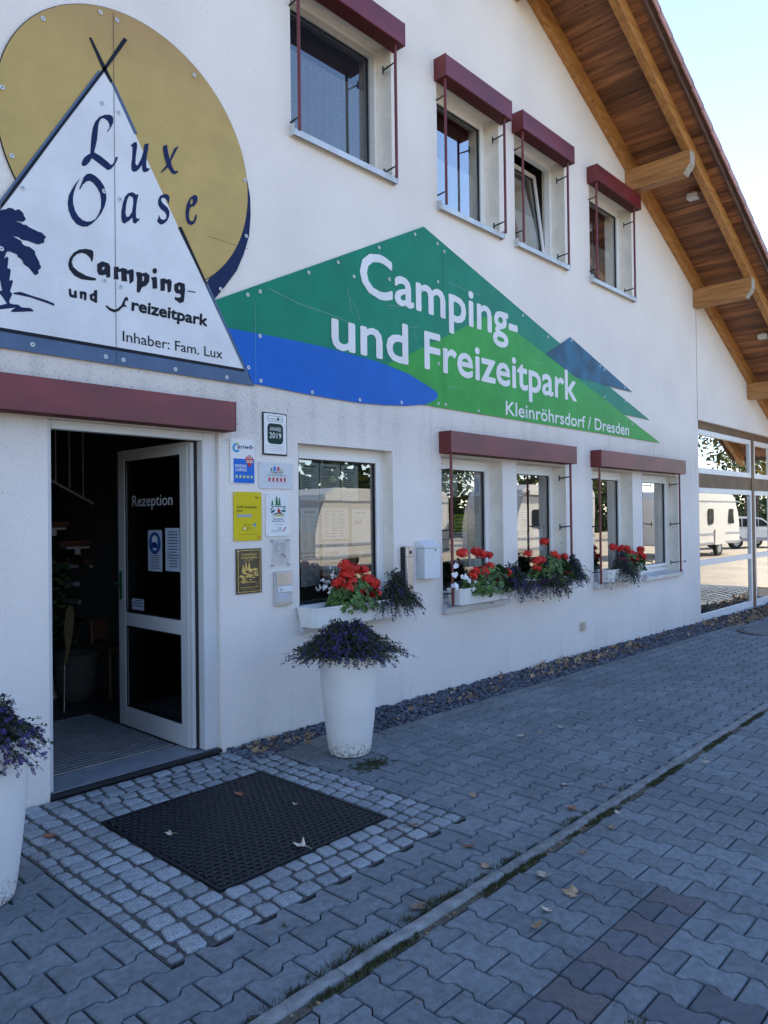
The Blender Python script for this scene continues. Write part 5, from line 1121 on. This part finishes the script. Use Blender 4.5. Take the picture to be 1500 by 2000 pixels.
o = notice(5.906, 6.130, 1.473, 1.642, YG, 'lime yellow notice in the window right of the mailbox', ylw, n=4, head=False, frac=1.1)
notice(6.160, 6.366, 1.31, 1.636, YG, 'green photo poster in the window right of the mailbox', photo_m, n=0, head=False, pic=(6.18, 6.34, 1.33, 1.36, cG))
notice(5.862, 6.122, 1.215, 1.463, YG, 'two column white sheet below the lime yellow notice', n=14, cols=2)
notice(6.158, 6.365, 1.06, 1.300, YG, 'white sheet low at the right of the lime yellow notice window', n=6)
notice(7.050, 7.288, 1.456, 1.682, YG, 'sheet with blue heading and grey photo in the second window from the mailbox', n=6, pic=(7.14, 7.255, 1.49, 1.585, photo_m), ink=cB)
notice(7.106, 7.326, 1.285, 1.426, YG, 'small landscape sheet low in the second window from the mailbox', n=3, pic=(7.13, 7.30, 1.30, 1.37, flat('pale_blue_photo', (.2, .32, .42), .7)))
notice(7.398, 7.610, 1.215, 1.500, YG, 'narrow portrait sheet at the right of the second window from the mailbox', n=5, pic=(7.45, 7.58, 1.26, 1.37, cB))
m_ = MB().tube([(5.78, .62, 1.74), (6.10, .55, 1.735)], [.012, .002], 8); lampm = bpy.data.materials.new('red_neon'); lampm.use_nodes = True
lb_ = lampm.node_tree.nodes['Principled BSDF']; lb_.inputs['Base Color'].default_value = (.8, .05, .03, 1); lb_.inputs['Emission Color'].default_value = (1, .08, .04, 1); lb_.inputs['Emission Strength'].default_value = .35
m_.build('red_light_strip', lampm, label='thin glowing red light strip inside the window right of the mailbox', cat='light')
def leaf_notice(y0, y1, z0, z1, label, M_, n, extra=None):
    X_ = XL+.0175; o = MB().box(X_-.0006, X_, y0, y1, z0, z1).build('notice', M_, label=label, cat='notice', group='notices on the door leaf')
    m_ = MB(); h_ = z1-z0; w = y1-y0; top = z1-.06*h_ if extra is None else z1-.60*h_
    st_ = (top-z0)/(n+1)
    for i in range(n):
        z = top-st_*(i+.6); r_ = R.uniform(.0, .18)*w; m_.poly([(X_-.0012, y1-.08*w-r_, z), (X_-.0012, y0+.08*w+r_, z), (X_-.0012, y0+.08*w+r_, z+st_*.35), (X_-.0012, y1-.08*w-r_, z+st_*.35)])
    m_.build('print', INK, o)
    if extra:
        cy = (y0+y1)/2; cz = z1-.32*h_
        for rr, M2, dx in ((.082, cN, .0014), (.070, flat('badge_blue', (.02, .10, .30)) if 'badge_blue' not in bpy.data.materials else bpy.data.materials['badge_blue'], .0018)):
            me = shape_mesh([circle(0, 0, rr, 32)], .0001); me.transform(Matrix(((0,0,-1,X_-dx),(-1,0,0,cy),(0,1,0,cz),(0,0,0,1)))); link_mesh('badge', me, M2, o)
        me = shape_mesh([[(-.035, .045), (0, .06), (.035, .045), (.04, .0), (.02, -.03), (.025, -.05), (-.025, -.05), (-.02, -.03), (-.04, 0)]], .0001); me.transform(Matrix(((0,0,-1,X_-.0023),(-1,0,0,cy),(0,1,0,cz),(0,0,0,1)))); link_mesh('head_pictogram', me, PAPER, o)
        me = shape_mesh([[(-.042, .005), (.01, .012), (.036, -.005), (.022, -.035), (-.02, -.035)]], .0001); me.transform(Matrix(((0,0,-1,X_-.0028),(-1,0,0,cy),(0,1,0,cz),(0,0,0,1)))); link_mesh('mask_pictogram', me, cN, o)
    return o
leaf_notice(.516, .715, 1.237, 1.541, 'notice with round blue face mask pictogram on the door leaf', flat('blueish_paper', (.40, .47, .58), .7), 8, True)
leaf_notice(.260, .470, 1.246, 1.556, 'tall text notice nearest the hinges on the door leaf', bpy.data.materials['blueish_paper'], 13)
leaf_notice(.785, .965, .932, 1.018, 'small landscape notice low on the upper door pane', bpy.data.materials['blueish_paper'], 3)

# ------------------------------------------------------------------ what shows inside the doorway
p = empty('entrance_grating', (2.3, 1, .03), label='ribbed metal entrance grating on the floor inside the open door', cat='floor mat')
MB().box(1.82, 2.80, .302, 1.62, .0225, .026).build('base', DARKPL, p)
gr = mat('grating_rib', (.30, .31, .34), .4, .2, metal=.6)
for i in range(25): MB().box(1.83, 2.79, .312+i*.052, .326+i*.052, .0265, .036).build('rib', gr, p)
st = empty('staircase', (3.0, 3.0, 0), label='open tread staircase with thin steel railing in the dark hall', cat='staircase')
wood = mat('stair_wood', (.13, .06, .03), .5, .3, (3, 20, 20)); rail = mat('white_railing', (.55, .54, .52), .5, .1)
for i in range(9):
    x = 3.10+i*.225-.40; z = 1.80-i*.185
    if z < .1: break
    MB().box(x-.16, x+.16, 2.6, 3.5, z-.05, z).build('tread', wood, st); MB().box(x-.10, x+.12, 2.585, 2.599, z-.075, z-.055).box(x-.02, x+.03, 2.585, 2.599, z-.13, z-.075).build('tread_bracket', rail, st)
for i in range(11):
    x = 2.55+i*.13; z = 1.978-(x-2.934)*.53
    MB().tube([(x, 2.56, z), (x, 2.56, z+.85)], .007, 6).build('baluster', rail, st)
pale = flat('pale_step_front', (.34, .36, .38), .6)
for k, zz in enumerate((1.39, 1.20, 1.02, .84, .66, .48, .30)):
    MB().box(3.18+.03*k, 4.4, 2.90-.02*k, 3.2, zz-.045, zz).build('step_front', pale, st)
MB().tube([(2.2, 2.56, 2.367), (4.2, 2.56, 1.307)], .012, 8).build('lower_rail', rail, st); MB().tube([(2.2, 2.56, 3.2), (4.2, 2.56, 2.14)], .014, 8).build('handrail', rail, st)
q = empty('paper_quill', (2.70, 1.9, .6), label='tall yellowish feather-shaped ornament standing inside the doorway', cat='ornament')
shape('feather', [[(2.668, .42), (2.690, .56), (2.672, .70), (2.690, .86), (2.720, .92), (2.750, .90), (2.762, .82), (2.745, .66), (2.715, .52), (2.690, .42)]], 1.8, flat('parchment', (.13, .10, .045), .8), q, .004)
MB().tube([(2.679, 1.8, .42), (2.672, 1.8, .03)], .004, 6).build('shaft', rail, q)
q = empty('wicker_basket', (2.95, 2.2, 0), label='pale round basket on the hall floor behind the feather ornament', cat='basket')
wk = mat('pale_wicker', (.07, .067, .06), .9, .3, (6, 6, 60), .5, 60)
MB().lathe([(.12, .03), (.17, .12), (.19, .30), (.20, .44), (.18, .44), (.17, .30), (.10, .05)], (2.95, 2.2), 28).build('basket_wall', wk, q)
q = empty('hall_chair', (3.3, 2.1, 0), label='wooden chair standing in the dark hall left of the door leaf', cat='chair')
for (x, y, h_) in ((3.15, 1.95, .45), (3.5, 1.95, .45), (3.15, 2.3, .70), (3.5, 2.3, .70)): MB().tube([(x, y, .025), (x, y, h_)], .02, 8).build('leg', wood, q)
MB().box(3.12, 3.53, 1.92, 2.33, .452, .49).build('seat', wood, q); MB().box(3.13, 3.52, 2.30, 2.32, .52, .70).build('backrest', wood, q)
q = empty('hall_plant', (2.8, 2.9, 0), label='leafy green plant in the dark hall below the stairs', cat='plant')
m_ = MB()
for _ in range(220):
    a = R.uniform(0, 6.28); r_ = R.uniform(.02, .28); z = .9+R.uniform(-.4, .4); x = 2.8+r_*math.cos(a); y = 2.45+r_*math.sin(a); s = R.uniform(.03, .07); b = R.uniform(0, 6.28)
    m_.poly([(x, y, z), (x+s*math.cos(b)-s*.3*math.sin(b), y, z+s*.4), (x+1.6*s*math.cos(b), y+.02, z+.1*s), (x+s*math.cos(b)+s*.3*math.sin(b), y+.03, z-.3*s)])
m_.build('foliage', LEAFG, q, kind='stuff'); MB().lathe([(.10, .025), (.14, .35), (.12, .35)], (2.8, 2.45), 24).build('pot', POT, q); MB().tube([(2.8, 2.45, .3), (2.8, 2.45, .9)], .012, 6).build('stem', STEM, q)
# ------------------------------------------------------------------ planters and plants
def tall_pot(cx, cy, label, s=1.0):
    p = empty('tall_planter', (cx, cy, 0), label=label, cat='planter', group='tall white planters beside the door')
    H = .69*s
    prof = [(.120, .002), (.134, .006), (.141, .016), (.150, .06), (.172, .24), (.190, .42), (.200, .56), (.203, H-.03), (.203, H-.006), (.199, H), (.186, H), (.182, H-.02), (.176, H-.06)]
    MB().lathe([(r*s, z) for r, z in prof], (cx, cy), 64).build('pot', POT, p, smooth=True)
    MB().lathe([(.0, H-.055), (.178*s, H-.05)], (cx, cy), 32, False).build('soil', SOIL, p)
    return p
def lobelia(name, cx, cy, z0, rx, ry, h_, n, label, droop=.5, blossoms=900, col=None, side=None, zmax=None, leafm=None, ls=1.0, pn=0):
    """bushy trailing plant: arching stems with small leaves, blossoms at the tips"""
    p = empty(name, (cx, cy, z0), label=label, cat='plant'); fo = MB(); bl = MB(); st_ = MB()
    for k in range(n):
        a = R.uniform(0, 6.28) if side is None else R.uniform(*side); L_ = R.uniform(.55, 1.0)
        if R.random() < .04: L_ *= 1.15
        ex, ey = rx*L_*math.cos(a), ry*L_*math.sin(a)
        el = R.random()**.8; up = h_*(1-el*.8)*R.uniform(.6, 1.08); fall = droop*h_*el*R.uniform(.3, 1.2)
        hor = .22+.85*el
        pts = []
        for t in (0, .2, .4, .6, .8, 1.0):
            q = (cx+ex*hor*t+R.uniform(-.006, .006), cy+ey*hor*t+R.uniform(-.006, .006), z0+up*math.sin(min(1, t*1.3)*math.pi/2)-fall*t*t*t)
            pts.append(Vector(q))
        if pts[-1].y > -.012:
            for q in pts:
                if q.y > -.012: q.y = -.012-R.random()*.02
        st_.tube(pts, .0013, 3, False)
        for i in range(22):
            t = .08+.92*i/22+R.uniform(-.03, .03); s_ = min(max(t, 0), .999)*5; j = int(s_); q = pts[j].lerp(pts[j+1], s_-j)
            ln = R.uniform(.010, .021)*ls; w = ln*R.uniform(.28, .48); d = Vector((R.uniform(-1, 1), R.uniform(-1, 1), R.uniform(-.6, .9))).normalized(); o_ = d.cross(Vector((R.uniform(-1, 1), R.uniform(-1, 1), R.uniform(-1, 1)))).normalized()
            fo.poly([q, q+d*ln*.5+o_*w, q+d*ln, q+d*ln*.5-o_*w])
        if k % 10 < (blossoms/100.0):
            for _ in range(R.choice((2, 3, 4, 5))):
                q = pts[-1]+Vector((R.uniform(-.014, .014), R.uniform(-.014, .014), R.uniform(-.014, .014)))
                if R.random() < .3: q = pts[4].lerp(pts[5], R.random())+Vector((0, 0, .006))
                nrm = (Vector((math.cos(a), math.sin(a), .5))+Vector((R.uniform(-.8, .8), R.uniform(-.8, .8), R.uniform(-.5, .5)))).normalized(); u = nrm.orthogonal().normalized(); w_ = nrm.cross(u)
                for s5 in range(5):
                    b = s5*1.2566; r_ = R.uniform(.006, .0095)*(1.25 if pn else 1)
                    bl.poly([q, q+(u*math.cos(b-.4)+w_*math.sin(b-.4))*r_, q+(u*math.cos(b)+w_*math.sin(b))*r_*1.2+nrm*.001, q+(u*math.cos(b+.4)+w_*math.sin(b+.4))*r_])
    st_.build('stems', STEM, p, kind='stuff'); fo.build('foliage', leafm or LEAFD, p, kind='stuff')
    if bl.f: bl.build('blossoms', col or VIOLET, p, kind='stuff')
    return p
def flower_head(p, x, y, z, r, M_=PETAL):
    m_ = MB()
    for _ in range(30):
        d = Vector((R.gauss(0, 1), R.gauss(0, 1), R.gauss(0, .8)+.25)).normalized(); c = Vector((x, y, z))+Vector((d.x*r, d.y*r, d.z*r*.78)); u = d.orthogonal().normalized(); w_ = d.cross(u); a0 = R.uniform(0, 6.28)
        for s5 in range(5):
            b = a0+s5*1.2566; q = r*.40
            m_.poly([tuple(c), tuple(c+(u*math.cos(b-.5)+w_*math.sin(b-.5))*q*.75+d*.002), tuple(c+(u*math.cos(b)+w_*math.sin(b))*q+d*.004), tuple(c+(u*math.cos(b+.5)+w_*math.sin(b+.5))*q*.75+d*.002)])
    m_.lathe([(r*.001, z-r*.6), (r*.6, z-r*.3), (r*.75, z), (r*.5, z+r*.45), (r*.001, z+r*.6)], (x, y), 8, False)
    return m_.build('flower_head', M_, p)
def geranium(cx, cy, z0, rx, ry, h_, nleaf, heads, label, zoff=0.0, extra=7):
    p = empty('geranium', (cx, cy, z0), label=label, cat='plant', group='red geraniums in the window boxes'); fo = MB(); st_ = MB()
    for _ in range(nleaf):
        a = R.uniform(0, 6.28); e = R.random()**.5; u = R.uniform(-.25, 1)
        x = cx+rx*e*math.cos(a)*math.sqrt(max(.05, 1-max(0, u)**2)); y = cy+ry*e*math.sin(a)*math.sqrt(max(.05, 1-max(0, u)**2)); z = z0+h_*u
        y = min(y, -.015)
        nrm = Vector((x-cx, (y-cy)*1.2-.05, .06+R.uniform(0, .12))).normalized()+Vector((R.uniform(-.3, .3), R.uniform(-.3, .3), R.uniform(-.3, .3))); nrm.normalize(); u_ = nrm.orthogonal().normalized(); w_ = nrm.cross(u_); s = R.uniform(.018, .032); n = len(fo.v); a0 = R.uniform(0, 6.28)
        fo.v.append((x, y, z)); K = 12
        for k in range(K):
            b = a0+k*(5.4/(K-1)); r_ = s*(1+.10*(k % 2))*R.uniform(.92, 1.06); q = Vector((x, y, z))+(u_*math.cos(b)+w_*math.sin(b))*r_+nrm*(.22*s if k % 2 else .10*s); fo.v.append(tuple(q))
        for k in range(1, K): fo.face((n, n+k, n+k+1))
    heads = list(heads)+[(cx+rx*R.uniform(-.8, .8), z0+h_*R.uniform(.55, 1.0)) for _ in range(extra)]
    for (x, z) in heads:
        y = cy+R.uniform(-.03, .01); st_.tube([(cx+(x-cx)*.5, cy, z0+h_*.2), (x, y, z-.02)], .0022, 5); flower_head(p, x, y, z+zoff, R.uniform(.044, .058))
    fo.build('foliage', LEAFG, p, kind='stuff'); st_.build('stems', STEM, p, kind='stuff')
    return p
def flower_box(x0, x1, zb, y0, y1, label, h_=.155):
    p = empty('flower_box', ((x0+x1)/2, (y0+y1)/2, zb), label=label, cat='flower box', group='white flower boxes on the sills'); i = .018; t = .006; ch = .035
    def ring(x0, x1, y0, y1, z): return [(x0, y0+ch, z), (x0+ch, y0, z), (x1-ch, y0, z), (x1, y0+ch, z), (x1, y1, z), (x0, y1, z)]
    m_ = MB(); rings = [ring(x0+i, x1-i, y0+i, y1-i, zb), ring(x0, x1, y0, y1, zb+h_-.012), ring(x0-.006, x1+.006, y0-.006, y1+.004, zb+h_-.010), ring(x0-.006, x1+.006, y0-.006, y1+.004, zb+h_), ring(x0+t, x1-t, y0+t, y1-t, zb+h_), ring(x0+i, x1-i, y0+i, y1-i, zb+.01)]
    for r in rings: m_.v += r
    for r in range(5):
        for k in range(6): j = (k+1) % 6; m_.face((r*6+k, r*6+j, (r+1)*6+j, (r+1)*6+k))
    m_.face((5, 4, 3, 2, 1, 0)); m_.face((30, 31, 32, 33, 34, 35)); m_.build('trough', BOXPL, p)
    MB().poly(ring(x0+.010, x1-.010, y0+.010, y1-.010, zb+h_-.035)).build('soil', SOIL, p)
    return p
pl1 = tall_pot(3.55, -.69, 'tall white planter right of the door below the first window box')
lobelia('trailing_lobelia', 3.535, -.69, .675, .45, .41, .235, 1500, 'wide dark violet trailing plant spilling from the tall planter right of the door', .34, 280, side=None)
pl2 = tall_pot(1.115, -.93, 'tall white planter cut off by the left edge of the photo')
lobelia('trailing_lobelia', 1.10, -.93, .65, .33, .33, .26, 900, 'dark green and violet plant in the tall planter left of the door', .45, 700)
ZS = 0.0
flower_box(3.66, 4.76, .835-.045, -.215, -.020, 'white flower box with bare soil at its left end, under the window beside the plates', .150)
geranium(4.15, -.15, .93, .27, .14, .19, 420, G1, 'bright green geranium with red flower heads in the window box beside the plates')
lobelia('trailing_lobelia', 4.60, -.15, .90, .36, .24, .27, 380, 'dark straggly trailing plant at the right end of the window box beside the plates', .7, 200, side=(-3.0, .6))
lobelia('white_geranium', 4.05, -.06, 1.02, .26, .05, .20, 60, 'white flowered sprigs behind the red geranium beside the plates', .1, 900, col=PETALW, pn=1)
flower_box(5.50, 6.40, .790, -.205, -.020, 'white flower box under the window right of the mailbox')
geranium(6.02, -.15, .92, .42, .15, .21, 520, G2, 'red geranium in the window box right of the mailbox')
p = empty('white_petunia', (5.8, -.16, .95), label='white petunias beside the red rod right of the mailbox', cat='plant')
for (x, z) in WP+[(5.62, 1.02), (5.70, .98), (5.92, .99), (5.98, .95)]:
    for _ in range(3):
        c = Vector((x+R.uniform(-.03, .03), -.17+R.uniform(-.02, .02), z+R.uniform(-.025, .025))); m_ = MB(); d = Vector((R.uniform(-.5, .3), -1, R.uniform(0, .6))).normalized(); u = d.orthogonal().normalized(); w_ = d.cross(u)
        for s5 in range(5):
            b = s5*1.2566; m_.poly([tuple(c), tuple(c+(u*math.cos(b-.6)+w_*math.sin(b-.6))*.019+d*.006), tuple(c+(u*math.cos(b)+w_*math.sin(b))*.024+d*.004), tuple(c+(u*math.cos(b+.6)+w_*math.sin(b+.6))*.019+d*.006)])
        m_.build('blossom', PETALW, p)
lobelia('trailing_lobelia', 6.38, -.15, .90, .34, .24, .25, 420, 'dark violet trailing plant between the two windows right of the mailbox', 0.62, 260, side=(-3.3, .3))
lobelia('bushy_petunia', 5.78, -.12, .90, .24, .16, .16, 220, 'small green leaved petunia bush below the white blossoms', .5, 0, leafm=LEAFG, ls=1.8)
flower_box(6.80, 7.66, .790, -.205, -.020, 'white flower box under the second window right of the mailbox')
geranium(7.20, -.15, .93, .42, .15, .24, 460, G3, 'red geranium in the second window box right of the mailbox')
lobelia('trailing_petunia', 7.05, -.14, .90, .42, .26, .27, 480, 'dark purple petunia hanging from the second window box right of the mailbox', 0.8, 300, col=MAUVE, side=(-3.3, .2), ls=1.4, pn=1)
lobelia('trailing_lobelia', 7.60, -.14, .92, .32, .24, .26, 300, 'dark straggly plant at the right end of the second window box', .6, 220, side=(-2.6, .4))
flower_box(8.50, 9.44, .790, -.205, -.020, 'white flower box under the left window of the far pair')
geranium(9.15, -.15, .93, .36, .14, .20, 300, G4, 'red geranium in the window box of the far pair')
lobelia('trailing_lobelia', 8.92, -.14, .90, .46, .24, .26, 480, 'very dark trailing plant in the window box of the far pair', .9, 120, side=(-3.3, .2))

# ------------------------------------------------------------------ across the lot (seen mirrored in the panes)
VANW = mat('caravan_white', (.60, .56, .49), .35, .04, (2, 2, 2)); VANG = flat('caravan_window', (.015, .018, .022), .08); VANS = flat('caravan_trim', (.28, .29, .31), .4); TYRE = flat('tyre_rubber', (.02, .02, .02), .8); CHROME = mat('wheel_rim', (.28, .28, .29), .4, .1, metal=.8)
def wheel(p, x, y, r=.32, w=.18):
    def cyl(r_, ya, yb, nm, M_): MB().prism(circle(x, r, r_, 24), 'y', ya, yb).build(nm, M_, p)
    cyl(r, y, y+w, 'tyre', TYRE); cyl(r*.6, y-.008, y+w+.008, 'rim', CHROME)
def caravan(x0, y0, L_, H, label, awning=False, W_=2.2, nose=1, win=((.18, .34), (.50, .66), (.80, .92))):
    p = empty('parked_caravan', (x0+L_/2, y0, 0), label=label, cat='caravan', group='caravans parked across the lot')
    pr = [(0, .45), (L_, .45), (L_, H-.25), (L_-.15, H-.05), (L_-.4, H), (.95, H), (.45, H-.22), (.15, H-.85), (.0, 1.25)]
    if nose < 0: pr = [(L_-a, b) for a, b in pr][::-1]
    pr = [(x0+a, b) for a, b in pr]
    MB().prism(pr, 'y', y0-W_, y0).build('body', VANW, p, bevel=.05)
    for i, (a, b) in enumerate(win): MB().prism(rrect(x0+L_*a, x0+L_*b, 1.25, 1.85, .08), 'y', y0+.002, y0+.03).build('window', VANG, p)
    MB().box(x0+.1, x0+L_-.05, y0+.001, y0+.02, .85, .91).box(x0+.1, x0+L_-.05, y0+.001, y0+.02, H-.42, H-.38).box(x0+.05, x0+L_-.02, y0+.001, y0+.02, .5, .56).build('trim_strip', VANS, p)
    wheel(p, x0+L_*.55, y0-.2); wheel(p, x0+L_*.55, y0-W_+.02)
    MB().prism([(x0+L_*.66, .45), (x0+L_*.66, 1.05), (x0+L_*.44, 1.05), (x0+L_*.44, .45)], 'y', y0+.0205, y0+.03).build('wheel_arch', VANW, p)
    hx = x0 if nose > 0 else x0+L_; MB().tube([(hx, y0-W_/2+.4, .45), (hx-1.1*nose, y0-W_/2, .45)], .04, 6).tube([(hx, y0-W_/2-.4, .45), (hx-1.1*nose, y0-W_/2, .45)], .04, 6).tube([(hx-1.1*nose, y0-W_/2, .45), (hx-1.1*nose, y0-W_/2, .02)], .04, 6).build('hitch', VANS, p)
    if awning:
        MB().box(x0+.6, x0+L_-.4, y0+.031, y0+.17, H-.36, H-.22).build('awning_case', VANW, p)
    return p
caravan(14.0, -11.2, 6.4, 2.55, 'white caravan with rounded front, nearest across the lot', win=((.62, .78),))
caravan(21.2, -9.0, 5.6, 2.75, 'tall white caravan with roof awning across the lot', True, 2.3)
caravan(27.6, -5.7, 5.2, 2.55, 'white caravan with small dark windows parked before the car', False, 2.2, -1, win=((.30, .40), (.74, .86)))
caravan(4.0, -14.5, 6.0, 2.5, 'white caravan farther left across the lot'); caravan(-6.0, -15.5, 6.5, 2.6, 'white caravan farthest left across the lot')
def car(x0, y0, label):
    p = empty('parked_car', (x0+2.1, y0-.9, 0), rz=rad(32), label=label, cat='car'); PW = flat('car_paint_white', (.62, .61, .59), .25, coat=.5)
    low = [(0, .35), (4.3, .35), (4.33, .62), (4.1, .88), (3.25, .98), (.2, 1.02), (.0, .8)]
    MB().prism([(x0+a, b) for a, b in low], 'y', y0-1.75, y0).build('body', PW, p, bevel=.08)
    top = [(.22, 1.0), (3.2, .98), (2.5, 1.42), (1.9, 1.52), (.8, 1.50), (.35, 1.3)]
    MB().prism([(x0+a, b) for a, b in top], 'y', y0-1.62, y0-.13).build('cabin', PW, p, bevel=.06)
    MB().prism([(x0-.012, .36), (x0+4.33, .36), (x0+4.30, .50), (x0-.012, .52)], 'y', y0-1.77, y0+.015).build('lower_trim', VANS, p)
    MB().prism([(x0+.20, 1.06), (x0+.27, 1.07), (x0+.42, 1.33), (x0+.36, 1.36)], 'y', y0-1.5, y0-.25).build('rear_window', VANG, p)
    for w_ in ([(.5, 1.05), (1.25, 1.05), (1.25, 1.42), (.75, 1.40)], [(1.32, 1.05), (2.15, 1.05), (2.15, 1.42), (1.32, 1.43)], [(2.22, 1.05), (2.95, 1.03), (2.4, 1.36), (2.22, 1.41)]): MB().prism([(x0+a, b) for a, b in w_], 'y', y0-.129, y0-.118).build('side_window', VANG, p)
    for a in (.85, 3.45): wheel(p, x0+a, y0-.19, .32, .2); wheel(p, x0+a, y0-1.76, .32, .2)
    MB().box(x0-.01, x0+.03, y0-.22, y0-.05, .76, .90).build('tail_light', cR, p); MB().box(x0+4.2, x0+4.31, y0-.4, y0-.05, .66, .82).build('headlight', CHROME, p)
car(36.2, -6.3, 'white hatchback parked in front of the last caravan across the lot')
TRUNK = mat('tree_bark', (.10, .075, .055), .9, .3, (8, 8, 3), .5, 20); CROWN = mat('tree_leaf', (.045, .075, .022), .7, .5, (.6, .6, .6), rnd=.5, island=True, hue=(.09, .12, .03)); CROWNY = mat('autumn_leaf', (.30, .20, .03), .7, .4, (.6, .6, .6), rnd=.5, island=True, hue=(.42, .30, .05))
def tree(x, y, H, label, n=2600, aut=.15, base=.25):
    p = empty('roadside_tree', (x, y, 0), label=label, cat='tree', group='trees across the lot')
    t = MB(); t.tube([(x, y, -.05), (x+.1, y, H*.3), (x-.1, y+.1, H*.6), (x, y, H*.85)], [.22, .17, .10, .03], 8)
    bl_ = []
    for i in range(16):
        a = R.uniform(0, 6.28); z = H*R.uniform(base+.1, .95); r_ = H*.24*R.uniform(.4, 1.1)*(1.15-z/H)*1.6; c = Vector((x+r_*math.cos(a), y+r_*math.sin(a), z)); t.tube([(x, y, z*.75), tuple(c)], [.06, .02], 5); bl_.append((c, H*R.uniform(.09, .16)))
    t.build('trunk', TRUNK, p, smooth=True); g_ = MB(); h_ = MB()
    for i in range(n):
        c, r_ = R.choice(bl_); d = Vector((R.gauss(0, 1), R.gauss(0, 1), R.gauss(0, .8))); d = d.normalized()*r_*R.random()**.4; q = c+d; s = R.uniform(.07, .16)*H/9; u = Vector((R.uniform(-1, 1), R.uniform(-1, 1), R.uniform(-1, 1))).normalized(); w_ = u.orthogonal().normalized()
        (h_ if R.random() < aut else g_).poly([tuple(q-u*s), tuple(q+w_*s*.6), tuple(q+u*s), tuple(q-w_*s*.6)])
    g_.build('crown', CROWN, p, kind='stuff')
    if h_.f: h_.build('autumn_crown', CROWNY, p, kind='stuff')
TL = ['tall dark tree behind the nearest caravan', 'broad green tree left of the tall dark one', 'yellowing tree beyond the awning caravan', 'tall tree behind the white hatchback', 'autumn tree at the far end of the lot', 'thin crowned tree beyond the autumn tree', 'low dark tree behind the caravan with awning', 'green tree behind the farthest left caravan', 'dense tree closing the far end of the lot', 'half yellow tree right of the dense one', 'slim green tree between caravans', 'round tree at the left end of the lot']
for i, (x, y, H, n, au) in enumerate(((26, -30, 8, 1300, .1), (15, -28, 7.5, 1200, .1), (36, -20, 9, 2600, .35), (46, -17, 11, 3200, .3), (58, -13, 12, 3200, .45), (70, -16, 12, 2800, .4), (31, -17, 7, 2200, .15), (0, -24, 8, 2000, .1), (84, -10, 13, 3200, .4), (96, -20, 14, 2800, .4), (52, -24, 11, 2600, .25), (-12, -22, 8, 1800, .1))): tree(x, y, H, TL[i], n, au)

wd = MB()                                       # far-off belt of trees closing the lot
path = [(-50, -34), (10, -33), (60, -30), (105, -26), (140, -12), (160, 20), (130, 90), (60, 130)]
for (xa, ya), (xb, yb) in zip(path, path[1:]):
    L_ = math.hypot(xb-xa, yb-ya)
    for _ in range(int(L_*95)):
        t = R.random(); x = xa+(xb-xa)*t; y = ya+(yb-ya)*t-R.random()*5; top = 4.6+1.8*math.sin(x*.21)+1.4*math.sin(x*.67+2); z = top*R.random()**.8; q = Vector((x, y, z)); s = R.uniform(.25, .55)
        u = Vector((R.uniform(-1, 1), R.uniform(-1, 1), R.uniform(-1, 1))).normalized(); w_ = u.orthogonal().normalized(); wd.poly([tuple(q-u*s), tuple(q+w_*s*.7), tuple(q+u*s), tuple(q-w_*s*.7)])
wd.build('distant_wood', CROWN, kind='stuff')
